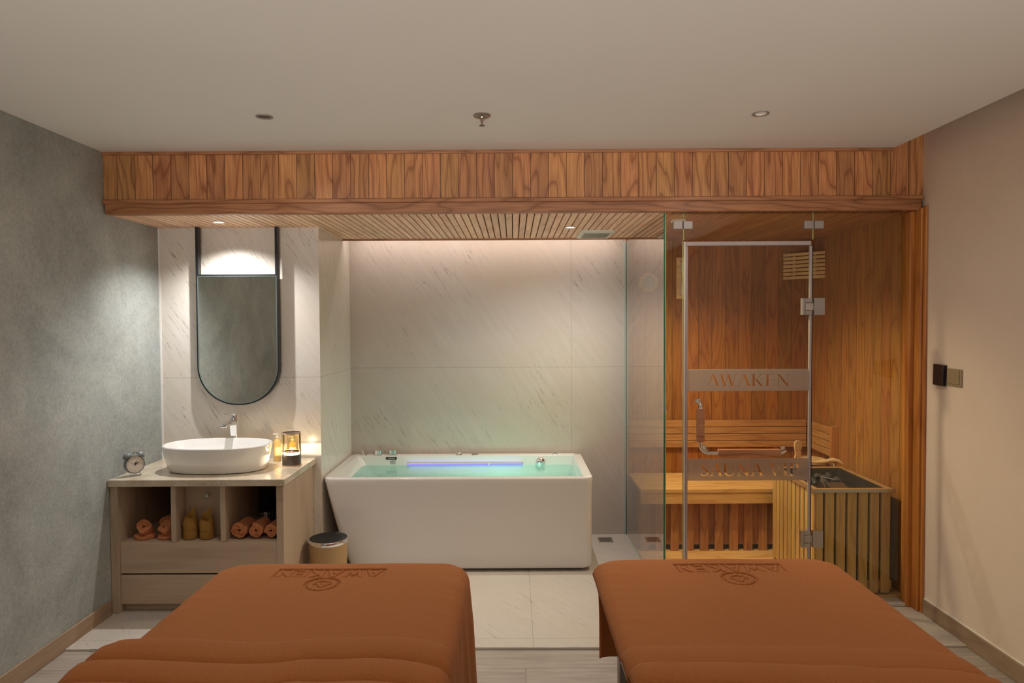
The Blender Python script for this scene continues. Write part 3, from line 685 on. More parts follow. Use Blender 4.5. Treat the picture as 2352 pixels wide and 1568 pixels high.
# ------------------------------------------------------------------ vanity
VX0, VX1, VY0, VY1, VZ = XL + .002, -1.236, YF, YS - .001, .725
v = root('vanity_cabinet', 'beige wood laminate vanity cabinet with open cubbies and two drawers', 'cabinet', (-1.7, 3.9, 0))
V = lambda nm, x0, x1, y0, y1, z0, z1, mt, p=None, bv=.0015: MB().box(x0, x1, y0, y1, z0, z1).build(nm, mt, p or v, bevel=bv)
V('side_panel', VX0, -2.118, VY0 - .012, VY1, 0.0005, .688, M_lamy)
V('side_panel', -1.274, VX1, VY0, VY1, 0.0005, .688, M_lamy)
V('shelf', -2.117, -1.275, VY0 + .012, VY1, .362, .381, M_lamx)
V('divider', -1.842, -1.815, VY0 + .004, VY1 - .05, .3815, .688, M_lamy); V('divider', -1.577, -1.549, VY0 + .004, VY1 - .05, .3815, .688, M_lamy)
kb = V('recessed_door', -1.814, -1.578, 3.742, 3.758, .3815, .688, M_lam)
MB().lathe([(0, 0), (.006, 0), (.005, .012), (.013, .016), (.0135, .022), (.010, .025), (0, .025)], n=20, M=Matrix.Translation((-1.688, 3.742, .607)) @ Matrix.Rotation(pi / 2, 4, 'X')).build('knob', M_steel, kb, smooth=True)
V('drawer_front', -2.117, -1.275, VY0 + .003, VY0 + .020, .212, .379, M_lamx); V('drawer_front', -2.117, -1.275, VY0 + .003, VY0 + .020, .046, .203, M_lamx)
V('finger_groove', -2.117, -1.275, VY0 + .018, VY0 + .030, .203, .212, M_dark)
V('plinth', -2.117, -1.275, VY0 + .040, VY0 + .056, 0.0008, .044, M_lamx)
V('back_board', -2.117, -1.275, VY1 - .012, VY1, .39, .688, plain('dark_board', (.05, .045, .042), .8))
ct = MB(); ct.loft([rrect(VX0, -1.217, 3.596, YS - .001, .003, .6885), rrect(VX0, -1.217, 3.596, YS - .001, .003, VZ)])
o = ct.build('countertop', M_stone, bevel=.003); tag(o, 'speckled beige stone countertop on the vanity', 'countertop')
# basin
bc = (-1.682, 3.862)
def ell(a, b_, z, n=64, p=2.35):
    out = []
    for i in range(n):
        t_ = 2 * pi * i / n; c, s = cos(t_), sin(t_)
        out.append((bc[0] + a * math.copysign(abs(c) ** (2 / p), c), bc[1] + b_ * math.copysign(abs(s) ** (2 / p), s), z))
    return out
B0 = VZ + .0004
rings = [ell(.245, .135, B0), ell(.262, .150, B0 + .004), ell(.272, .160, B0 + .02), ell(.284, .175, B0 + .07), ell(.297, .189, B0 + .135), ell(.2985, .1905, B0 + .143), ell(.296, .188, B0 + .147), ell(.288, .180, B0 + .146), ell(.285, .177, B0 + .140), ell(.276, .168, B0 + .11), ell(.258, .150, B0 + .06), ell(.21, .115, B0 + .028), ell(.12, .07, B0 + .018), ell(.02, .02, B0 + .015)]
b = root('wash_basin', 'white oval vessel basin on the stone countertop', 'basin', (bc[0], bc[1], VZ))
MB().loft(rings).build('bowl', M_white, b, smooth=True)
MB().lathe([(.019, .0), (.019, .003), (0, .004)], bc[0], bc[1], 20, Matrix.Translation((0, 0, B0 + .0155))).build('drain_plug', M_chrome, b, smooth=True)
# faucet
fx, fy = -1.684, 4.098
b = root('basin_faucet', 'tall chrome mixer faucet behind the oval basin', 'faucet', (fx, fy, VZ))
MB().lathe([(0, 0), (.028, 0), (.028, .005), (.024, .008), (0, .008)], fx, fy, 28, Matrix.Translation((0, 0, B0))).build('base_ring', M_chrome, b, smooth=True)
m = MB(); m.loft([rrect(fx - .025, fx + .025, fy - .023, fy + .023, .010, B0 + .008), rrect(fx - .021, fx + .021, fy - .020, fy + .020, .010, B0 + .15), rrect(fx - .025, fx + .025, fy - .026, fy + .022, .010, B0 + .225), rrect(fx - .026, fx + .026, fy - .026, fy + .022, .010, B0 + .250)])
m.build('body', M_chrome, b, smooth=True)
Msp = Matrix.Translation((fx, fy, B0 + .242)) @ Matrix.Rotation(-.08, 4, 'Z')
m = MB(); rr = lambda yy, w, z0, z1: [(-w, yy, z0), (w, yy, z0), (w, yy, z1), (-w, yy, z1)]
m.loft([rr(0, .022, -.028, .008), rr(-.05, .022, -.020, .004), rr(-.10, .021, -.018, -.001), rr(-.135, .020, -.022, -.006)], M=Msp)
m.build('spout', M_chrome, b, bevel=.004, smooth=True)
Mh = Matrix.Translation((fx, fy, B0 + .250)) @ Matrix.Rotation(-.35, 4, 'Z')
m = MB().lathe([(0, .001), (.023, .001), (.0235, .032), (.020, .037), (0, .038)], n=28, M=Mh); m.box(-.011, .011, -.075, -.004, .036, .041, Mh)
m.build('lever', M_chrome, b, smooth=True)
# mirror
mx0, mx1, mzt = -1.908, -1.414, 1.848
def stad(g, y, z_t=mzt, n=14):
    x0, x1 = mx0 + g, mx1 - g; r = .235 - g; zb = 1.060 + g; pts = [(x1, y, z_t - g), (x0, y, z_t - g)]
    for i in range(n + 1):
        a = pi + i * pi / 2 / n; pts.append((x0 + r + r * cos(a), y, zb + r + r * sin(a)))
    for i in range(n + 1):
        a = 1.5 * pi + i * pi / 2 / n; pts.append((x1 - r + r * cos(a), y, zb + r + r * sin(a)))
    return pts
b = root('hanging_mirror', 'tall mirror with rounded bottom hung on two black bars', 'mirror', (-1.66, 4.12, 1.06))
y0, y1 = 4.112, 4.150
MB().loft([stad(0, y0), stad(0, y1), stad(.008, y1), stad(.008, y0), stad(0, y0)], False, False).build('frame', M_dark, b)
MB().loft([stad(.0082, y0 + .002), stad(.0082, y0 + .008)]).build('mirror_glass', plain('mirror_silver', (.80, .83, .78), .015, 1), b)
t_ = MB().loft([stad(.0082, y0 + .0005), stad(.0082, y0 + .0019), stad(.0135, y0 + .0019), stad(.0135, y0 + .0005), stad(.0082, y0 + .0005)], False, False)
t_.build('bevelled_edge', plain('mirror_edge', (.55, .72, .72), .08, .9), b)
for x in (mx0, mx1 - .016): MB().box(x, x + .016, y0, y1, mzt + .001, ZS - .0005).build('hanging_bar', M_dark, b)
# alarm clock
ck = root('alarm_clock', 'grey twin-bell alarm clock on the left end of the countertop', 'clock', (-2.072, 3.70, VZ), rz=.86)
R_ = .050; Mc = Matrix.Translation((0, 0, .064)) @ Matrix.Rotation(pi / 2 - .06, 4, 'X')
M_clk = plain('clock_grey', (.16, .18, .185), .3, Coat_Weight=.3)
MB().lathe([(0, -.024), (.040, -.022), (R_, -.012), (R_, .018), (R_ - .002, .022), (R_ - .005, .022), (R_ - .005, .018), (0, .018)], n=48, M=Mc).build('case', M_clk, ck, smooth=True, local=True)
dl = MB().lathe([(0, .0181), (R_ - .0055, .0181), (R_ - .0055, .0186), (0, .0186)], n=48, M=Mc).build('dial', plain('dial_cream', (.62, .55, .47), .5), ck, local=True)
m = None
for i in range(1, 13):
    a = pi / 2 - i * pi / 6; m = text_mb(str(i), .0085, Mc @ Matrix.Translation((.0365 * cos(a), .0365 * sin(a), .0189)), m, .0001)
m.build('numerals', plain('numeral_brown', (.12, .09, .07), .6), dl, local=True)
m = MB()
for ang_, l0, l1, w in ((math.radians(65), -.006, .020, .0016), (math.radians(30), -.004, .018, .0019), (math.radians(152), -.008, .028, .0005), (math.radians(95), 0, .014, .0016)):
    m.box(l0, l1, -w, w, .0192, .0198, Mc @ Matrix.Rotation(ang_, 4, 'Z'))
m.build('hands', M_black, dl, local=True)
for s in (-1, 1):
    Mb = Matrix.Translation((0, 0, .064)) @ Matrix.Rotation(-s * .62, 4, 'Y') @ Matrix.Translation((0, 0, R_ + .003))
    MB().lathe([(.024, 0), (.0245, .004), (.022, .013), (.013, .020), (0, .022)], n=28, M=Mb).build('bell', M_clk, ck, smooth=True, local=True)
    MB().lathe([(0, .021), (.002, .021), (.002, .030), (.0035, .032), (.0035, .036), (0, .037)], n=12, M=Mb).build('bell_screw', M_chrome, ck, smooth=True, local=True)
    MB().tube([(s * .026, 0, .020), (s * .034, -.004, .0008)], [.003, .002], 8).build('foot', M_chrome, ck, smooth=True, local=True)
MB().tube([(-.030 , 0, .126)] + [(.030 * -cos(a) , 0, .128 + .020 * sin(a)) for a in [i * pi / 12 for i in range(13)]] + [(.030, 0, .126)], .0016, 8).build('handle', M_steel, ck, smooth=True, local=True)
MB().tube([(0, 0, .114), (0, 0, .127)], .0012, 6).box(-.008, .008, -.003, .003, .124, .129).build('hammer', M_steel, ck, local=True)
# table lamp
lx, ly = -1.298, 3.965
b = root('table_lamp', 'small glass cylinder lamp with dark metal base glowing on the countertop', 'lamp', (lx, ly, VZ))
M_copper = plain('pale_copper', (.80, .58, .46), .25, .9)
LZ = VZ + .0004
MB().lathe([(0, 0), (.056, 0), (.057, .003), (.056, .006), (0, .006)], lx, ly, 40, Matrix.Translation((0, 0, LZ))).build('foot_ring', M_copper, b, smooth=True)
MB().lathe([(0, .006), (.053, .006), (.053, .062), (.051, .064), (.046, .064), (.046, .061), (0, .061)], lx, ly, 40, Matrix.Translation((0, 0, LZ))).build('base', M_gun, b, smooth=True)
MB().lathe([(0, .0611), (.044, .0611), (.044, .0645), (0, .0655)], lx, ly, 32, Matrix.Translation((0, 0, LZ))).build('light_disc', emit('lamp_led', (1, .80, .52), 14), b, smooth=True)
for a in (.12, 3.02):
    MB().tube([(lx + .048 * cos(a), ly + .048 * sin(a), LZ + .064), (lx + .048 * cos(a), ly + .048 * sin(a), LZ + .185)], .0045, 10).build('post', M_gun, b, smooth=True)
g = thin_glass('amber_glass', (1.0, .90, .66), .8)
MB().lathe([(.054, .080), (.054, .188)], lx, ly, 40, Matrix.Translation((0, 0, LZ))).build('glass_shade', g, b, smooth=True, fix=False).data
for z in (.080, .186):
    MB().lathe([(.0505, z), (.0555, z), (.0555, z + .005), (.0505, z + .005), (.0505, z)], lx, ly, 40, Matrix.Translation((0, 0, LZ))).build('ring', M_copper, b, smooth=True)
# soap bottles
def bottle(x, y, hgt, r, label):
    b = root('pump_bottle', label, 'bottle', (x, y, VZ), group=None)
    MB().lathe([(0, 0), (r, 0), (r + .001, .004), (r + .001, hgt * .72), (r * .6, hgt * .80), (.008, hgt * .82), (.008, hgt * .84), (0, hgt * .84)], x, y, 24, Matrix.Translation((0, 0, LZ))).build('body', plain('amber_liquid', (.85, .62, .25), .12, Transmission_Weight=.3), b, smooth=True)
    m = MB().lathe([(0, hgt * .841), (.010, hgt * .841), (.010, hgt * .90), (.004, hgt * .91), (.004, hgt * .97), (.007, hgt * .975), (.007, hgt), (0, hgt)], x, y, 16, Matrix.Translation((0, 0, LZ)))
    m.tube([(x, y, LZ + hgt * .99), (x - .02, y - .015, LZ + hgt * .985)], .003, 8); m.build('pump', M_white, b, smooth=True)
bottle(-1.424, 4.085, .165, .020, 'amber pump bottle left of the glass lamp'); bottle(-1.335, 4.095, .145, .020, 'amber pump bottle behind the glass lamp')
# waste bin
bx, by = -1.098, 3.995
b = root('waste_bin', 'round tan waste bin with chrome rim between vanity and bathtub', 'bin', (bx, by, 0))
MB().lathe([(0, .001), (.098, .001), (.100, .006), (.112, .262), (.1095, .262), (.098, .010), (0, .010)], bx, by, 48).build('body', plain('tan_leatherette', (.44, .285, .13), .5), b, smooth=True)
MB().lathe([(.108, .2622), (.1135, .2622), (.1155, .268), (.1155, .283), (.113, .287), (.1085, .287), (.108, .2622)], bx, by, 48).build('rim', M_chrome, b, smooth=True)
MB().lathe([(.1075, .285), (.104, .16), (.09, .03), (0, .02)], bx, by, 32).build('liner', plain('bin_liner', (.012, .012, .013), .6), b, smooth=True)

# ------------------------------------------------------------------ towels in the cubbies
SZ = .3815
def spiral(turns, r0, r1, n=26, ph=0):
    N = int(turns * n); return [((r0 + (r1 - r0) * i / N) * cos(ph + 2 * pi * i / n), (r0 + (r1 - r0) * i / N) * sin(ph + 2 * pi * i / n)) for i in range(N + 1)]
def roll_mesh(r1, L, turns=3.2, th=.009, ph=0, wob=.002):
    """rolled cloth, axis on local Y"""
    sp = spiral(turns, .008, r1 - th / 2, ph=ph); m = MB(); secs = []
    ys = [0, .004, .02, L * .3, L * .6, L - .02, L - .004, L]
    for k, y in enumerate(ys):
        e = .55 if k in (0, len(ys) - 1) else 1
        out, inn_ = [], []
        for i, (x, z) in enumerate(sp):
            d = hypot(x, z); w = 1 + wob / max(d, .01) * sin(i * .9 + y * 30); ux, uz = x / d, z / d
            out.append((x * w + ux * th / 2 * e, y + .003 * sin(i * .5), z * w + uz * th / 2 * e)); inn_.append((x * w - ux * th / 2 * e, y + .003 * sin(i * .5), z * w - uz * th / 2 * e))
        secs.append(out + inn_[::-1])
    m.loft(secs); return m
def orient(m, M): m.v = [tuple(M @ Vector(p)) for p in m.v]; return m
for i, (x, r, ph, lab) in enumerate(((-1.496, .047, .5, 'orange rolled towel in the right cubby, beside the divider'), (-1.404, .042, 2.0, 'orange rolled towel in the right cubby, middle of the three'), (-1.320, .039, 3.4, 'orange rolled towel in the right cubby, against the cabinet side'))):
    m = orient(roll_mesh(r, .135, 3.0, .011, ph), Matrix.Translation((x, 3.668, SZ + r + .0045)) @ Matrix.Rotation(-.04, 4, 'Z'))
    o = m.build('rolled_towel', M_towel, smooth=True); tag(o, lab, 'towel', 'rolled orange towels in the right cubby')
def bundle(x, y, r, rz, lab, tilt=.75):
    b = root('folded_towel', lab, 'towel', (x, y, SZ), group='bundled orange towels in the left cubby')
    M1 = Matrix.Translation((x, y, SZ + .052)) @ Matrix.Rotation(rz, 4, 'Z') @ Matrix.Rotation(-tilt, 4, 'X') @ Matrix.Translation((0, -.030, 0))
    orient(roll_mesh(r, .068, 2.4, .0155, rz * 3, .003), M1).build('coil', M_towel, b, smooth=True)
    rings = []
    for k, (rr_, z) in enumerate(((.0, .0008), (r * 1.02, .0008), (r * 1.12, .006), (r * 1.10, .013), (r * .85, .017), (0, .018))):
        rings.append([(x + rr_ * cos(a) * (1 + .10 * sin(2 * a + rz * 5)), y + rr_ * .9 * sin(a), SZ + z + (.005 * (1 + sin(a * 2 + 1)) if z > .01 else 0)) for a in [2 * pi * i / 28 for i in range(28)]])
    MB().loft(rings).build('loose_fold', M_towel, b, smooth=True)
bundle(-2.020, 3.700, .044, .15, 'orange towel bundle in the left cubby, leftmost by the side panel')
bundle(-1.901, 3.700, .040, -.2, 'orange towel bundle in the left cubby, right front by the divider')
bundle(-1.955, 3.815, .040, .5, 'orange towel bundle in the left cubby, behind the other two', .4)
def fan(x, y, ph, lab):
    b = root('folded_towel', lab, 'towel', (x, y, SZ), group='mustard towels standing in the middle cubby')
    # lower body: two crossing wraps
    n = 40; m = MB(); rings = []
    for z, r in ((.0008, .030), (.004, .036), (.02, .038), (.05, .0365), (.066, .034), (.070, .028), (.06, .02)):
        rings.append([(x + r * cos(a), y + r * .85 * sin(a), SZ + z + (.012 * sin(a + ph) if z > .04 else 0)) for a in [2 * pi * i / n for i in range(n)]])
    m.loft(rings).build('lower_wrap', M_mustard, b, smooth=True)
    m = MB(); rings = []
    for z, r in ((.036, .031), (.044, .0372), (.078, .0378), (.10, .034), (.112, .028), (.10, .022)):
        rings.append([(x + r * cos(a), y + r * .85 * sin(a), SZ + z - (.012 * sin(a + ph)) + (.020 * max(0, cos(a - .3)) ** 2 if z > .09 else 0)) for a in [2 * pi * i / n for i in range(n)]])
    m.loft(rings).build('upper_wrap', M_mustard, b, smooth=True)
    for (dx, top, w, lean) in ((-.012, .150, .030, .0), (.004, .182, .027, .024)):
        sec = []
        for k in range(8):
            t_ = k / 7; ww = w * (1 - t_ ** 1.3) ** .9 + .0015; zz = .075 + (top - .075) * t_; cx = x + dx + lean * t_ * t_
            sec.append([(cx + ww * cos(a), y + .010 * (1 - t_) * sin(a) - .006 * cos(2 * a) * (1 - t_), SZ + zz) for a in [2 * pi * i / 16 for i in range(16)]])
        MB().loft(sec).build('peak', M_mustard, b, smooth=True)
fan(-1.766, 3.690, .6, 'mustard towel folded to a peak in the middle cubby, left one'); fan(-1.676, 3.690, 2.2, 'mustard towel folded to a peak in the middle cubby, right one')
b = root('storage_jar', 'pale jar with dark lid at the back of the right cubby', 'jar', (-1.352, 4.02, SZ))
MB().lathe([(0, .0005), (.042, .0005), (.043, .09), (0, .09)], -1.352, 4.02, 28, Matrix.Translation((0, 0, SZ))).build('body', plain('jar_grey', (.30, .29, .30), .5), b, smooth=True)
MB().lathe([(0, .0905), (.044, .0905), (.044, .112), (.02, .122), (0, .122)], -1.352, 4.02, 28, Matrix.Translation((0, 0, SZ))).build('lid', M_black, b, smooth=True)
b = root('hair_dryer', 'black hair dryer with white tag in the right cubby behind the towels', 'hair dryer', (-1.44, 4.03, SZ))
MB().tube([(-1.452, 3.98, SZ + .095), (-1.44, 4.04, SZ + .10), (-1.435, 4.11, SZ + .10)], [.026, .034, .030], 20).build('barrel', M_black, b, smooth=True)
MB().tube([(-1.44, 4.05, SZ + .08), (-1.44, 4.03, SZ + .004)], [.016, .013], 14).build('grip', M_black, b, smooth=True)
o = MB().prism([(-1.463, .418), (-1.441, .418), (-1.444, .452), (-1.459, .452)], 'Y', 3.952, 3.954).build('tag', plain('tag_white', (.7, .66, .63), .6), b); o['label'] = 'white tag with red mark'
MB().box(-1.456, -1.449, 3.9508, 3.9518, .430, .440).build('tag_mark', plain('tag_red', (.5, .08, .06), .6), o)

# ------------------------------------------------------------------ wall devices, ceiling fittings
b = root('wall_thermostat', 'black rectangular control panel on the beige right wall', 'control panel', (XR, 3.452, 1.273))
Mq = Matrix.Translation((XR, 3.452, 1.273)) @ Matrix.Rotation(.03, 4, 'X')
MB().box(-.020, 0, -.041, .041, -.053, .053, Mq).build('body', M_black, b, bevel=.002)
MB().box(-.0206, -.0202, -.030, -.018, -.044, -.041, Mq).build('indicator', plain('dim_red', (.35, .02, .03), .5), b)
MB().box(-.0206, -.0202, -.036, -.034, .018, .040, Mq).build('display_line', plain('dim_grey', (.14, .13, .14), .4), b)
b = root('light_switch', 'brown beige light switch plate beside the black control panel', 'switch', (XR, 3.345, 1.268))
MB().box(XR - .008, XR - .0002, 3.290, 3.400, 1.226, 1.311).build('plate', plain('switch_beige', (.34, .26, .165), .5), b, bevel=.002)
MB().box(XR - .012, XR - .0081, 3.302, 3.392, 1.236, 1.305).build('rocker', plain('switch_beige2', (.33, .25, .155), .45), b, bevel=.002)
def downlight(x, y, z, r, lab, inner_mat, cat='downlight', warm=None, tilt=0):
    b = root('recessed_downlight', lab, cat, (x, y, z))
    MB().lathe([(r * .74, .0), (r, -.001), (r, -.004), (r * .93, -.006), (r * .76, -.003), (r * .72, .0)], n=40, M=Matrix.Translation((x, y, z))).build('trim_ring', M_satin if not warm else plain('bright_ring', (.9, .86, .8), .25, .3), b, smooth=True)
    Mt_ = Matrix.Translation((x, y, z - .001)) @ Matrix.Rotation(tilt, 4, 'X')
    MB().lathe([(0, .0), (r * .70, .0), (r * .70, -.0016), (r * .55, -.0022), (r * .5, -.0008), (0, -.0008)], n=32, M=Mt_).build('lens', inner_mat, b, smooth=True)
    return b
downlight(-1.086, 3.015, ZC, .036, 'unlit recessed downlight with dark lens in the ceiling, left side', plain('dark_lens', (.10, .085, .07), .25, .5))
downlight(1.088, 3.013, ZC, .036, 'recessed downlight with a glint painted on its lens in the ceiling, right side', plain('painted_glint_lens', (.92, .9, .88), .2, .0))  # near-white lens colour paints in a reflected glint
b = root('fire_sprinkler', 'metal fire sprinkler head hanging from the ceiling', 'sprinkler', (-.132, 3.014, ZC))
Ms = Matrix.Translation((-.132, 3.014, ZC))
MB().lathe([(0, -.0002), (.038, -.0002), (.0385, -.004), (.034, -.009), (.016, -.011), (.014, -.016), (0, -.016)], n=36, M=Ms).build('escutcheon', plain('aged_metal', (.38, .34, .30), .3, .9), b, smooth=True)
MB().lathe([(0, -.016), (.006, -.016), (.0065, -.022), (.004, -.024), (.0022, -.032), (.0025, -.044), (0, -.044)], n=12, M=Ms).build('bulb', plain('bulb_brown', (.22, .13, .09), .3), b, smooth=True)
m = MB()
for s in (-1, 1): m.tube([(-.132 + s * .006, 3.014, ZC - .018), (-.132 + s * .005, 3.014, ZC - .03), (-.132, 3.014, ZC - .044)], .0014, 6)
m.build('frame_arm', plain('arm_metal', (.25, .2, .17), .4, .8), b)
MB().lathe([(0, -.044), (.012, -.045), (.013, -.047), (0, -.0475)], n=16, M=Ms).build('deflector', M_gun, b)
LS1 = (-1.678, 3.915); LS2 = (.354, 4.209)
downlight(LS1[0], LS1[1], ZS, .036, 'lit downlight in the oak soffit above the basin', emit('spot_glow', (1, .86, .70), 4), warm=True)
downlight(LS2[0], LS2[1], ZS, .036, 'lit downlight in the oak soffit above the bathtub', emit('spot_glow_b', (1, .86, .70), 3), warm=True)
b = root('exhaust_vent', 'off-white louvred exhaust vent in the soffit above the bathtub', 'vent', (.545, 4.52, ZS))
M_vent = plain('vent_plastic', (.62, .60, .52), .4)
MB().loft([rrect(.430, .655, 4.352, 4.690, .02, ZS - .0002), rrect(.430, .655, 4.352, 4.690, .02, ZS - .010), rrect(.442, .643, 4.364, 4.678, .016, ZS - .016)]).build('cover', M_vent, b)
m = MB()
for i in range(19): m.box(.462 + i * .0088, .4665 + i * .0088, 4.40, 4.64, ZS - .0175, ZS - .0162)
o = m.build('louvre_slots', plain('vent_dark', (.12, .11, .09), .6), b)
# cove light strip
b = root('cove_light_strip', 'warm light strip hidden in the cove behind the soffit', 'light strip', (-.18, 4.80, ZS + .06))
MB().box(XA + .05, XG - .05, YE + .016, YE + .030, ZS + .045, ZS + .055).build('diffuser', emit('cove_led', (1, .78, .60), 6), b)

# ------------------------------------------------------------------ massage beds
def bed(x0, x1, yf, yn, legs, label):
    b = root('massage_bed', label, 'bed', ((x0 + x1) / 2, (yf + yn) / 2, -.01))
    M_sheet = plain('grey_sheet', (.42, .37, .32), .7)
    MB().loft([rrect(x0, x1, yn, yf, .04, .585), rrect(x0, x1, yn, yf, .04, .655), rrect(x0 + .015, x1 - .015, yn + .015, yf - .015, .04, .665)]).build('mattress', M_sheet, b, smooth=True)
    MB().box(x0 + .02, x1 - .02, yn + .02, yf - .03, .555, .585).build('base_board', plain('bed_board', (.12, .085, .05), .6), b)
    for ly in legs:
        MB().box(x0 + .005, x1 - .005, ly - .045, ly, -.0095, .5548).build('leg_panel', plain('panel_taupe', (.30, .26, .21), .5), b, bevel=.002)
        MB().box(x0 + .022, x1 - .022, ly - .048, ly - .0455, -.0095, .5548).build('shade_face', plain('panel_painted_shade', (.13, .105, .065), .6), b)  # darker sheet over the panel paints in the shade under the bed
    return b

STROKES = {  # simple capitals for the embossed name (unit height, unit-ish width)
 'A': [[(0, 0), (.4, 1), (.8, 0)], [(.18, .36), (.62, .36)]], 'W': [[(0, 1), (.25, 0), (.5, .7), (.75, 0), (1, 1)]],
 'K': [[(0, 0), (0, 1)], [(.65, 1), (.02, .42)], [(.2, .58), (.7, 0)]], 'E': [[(.6, 0), (0, 0), (0, 1), (.6, 1)], [(0, .5), (.5, .5)]], 'N': [[(0, 0), (0, 1), (.7, 0), (.7, 1)]]}
def seg_dist(P, segs):
    D = np.full(P.shape[:-1], 9.0)
    for a, b_ in segs:
        a = np.array(a); b_ = np.array(b_); d = b_ - a; t = np.clip(((P - a) @ d) / (d @ d), 0, 1)
        D = np.minimum(D, np.hypot(*(np.moveaxis(P - (a + t[..., None] * d), -1, 0))))
    return D
def emboss(Xw, Yw, cx, cy):
    """height (m) of the pressed logo, as seen by someone standing at the far end (letters turned 180 degrees)"""
    u = -(Xw - cx); v = -(Yw - cy); P = np.stack([u, v], -1); h = np.zeros_like(u)
    def sm(d, w=.0022): return np.clip(.5 - d / w, 0, 1)
    # name panel
    W2, H2 = .262 / 1, .060
    dx = np.abs(u) - .192; dy = np.abs(v) - .044; rect = np.maximum(dx, dy)
    h -= .006 * sm(rect)
    segs = []; x = -.172
    for c in 'AWAKEN':
        w = {'A': .8, 'W': 1, 'K': .7, 'E': .6, 'N': .7}[c] * .053
        for pl in STROKES[c]:
            q = [(x + p_[0] * .053, -.029 + p_[1] * .058) for p_ in pl]; segs += list(zip(q[:-1], q[1:]))
        x += w + .0205
    h += .0045 * sm(seg_dist(P, segs) - .0036)
    # round emblem just below the name (towards the camera)
    v2 = v - .0; ex_, ey_ = 0.0, .102; rr_ = np.hypot((u - ex_) / 1.0, (v2 - ey_)); th = np.arctan2(v2 - ey_, u - ex_)
    outer_ = (rr_ - .062); h = np.where((v > .045), np.minimum(h, -.006 * sm(outer_)), h)
    wreath = rr_ - (.046 + .0018 * np.cos(th * 16)); hole = (.032 + .002 * np.cos(8 * th)) - rr_
    ring_ = np.maximum(wreath, hole)
    h += .0045 * sm(ring_) * (v > .045)
    ht = [((-.018, ey_ - .014), (0, ey_ + .018)), ((0, ey_ + .018), (.018, ey_ - .014)), ((-.010, ey_ - .003), (.010, ey_ - .003))]
    ht = [((a[0], 2 * ey_ - a[1]), (b_[0], 2 * ey_ - b_[1])) for a, b_ in ht]
    h += .004 * sm(seg_dist(P, [((a[0], 2 * ey_ - a[1]), (b_[0], 2 * ey_ - b_[1])) for a, b_ in ht]) - .0035) * (v > .045)
    return h
def fnoise(x, y, seed, fx, fy, k=3):
    rng = np.random.RandomState(seed); out = 0
    for i in range(k):
        a, b_, c_, d_ = rng.uniform(.6, 1.5), rng.uniform(.6, 1.5), rng.uniform(0, 6), rng.uniform(-.5, .5)
        out = out + np.sin(x * fx * a + y * fy * b_ + c_ + 1.5 * np.sin(y * fy * .5 * b_ + i + x * fx * d_))
    return out / k
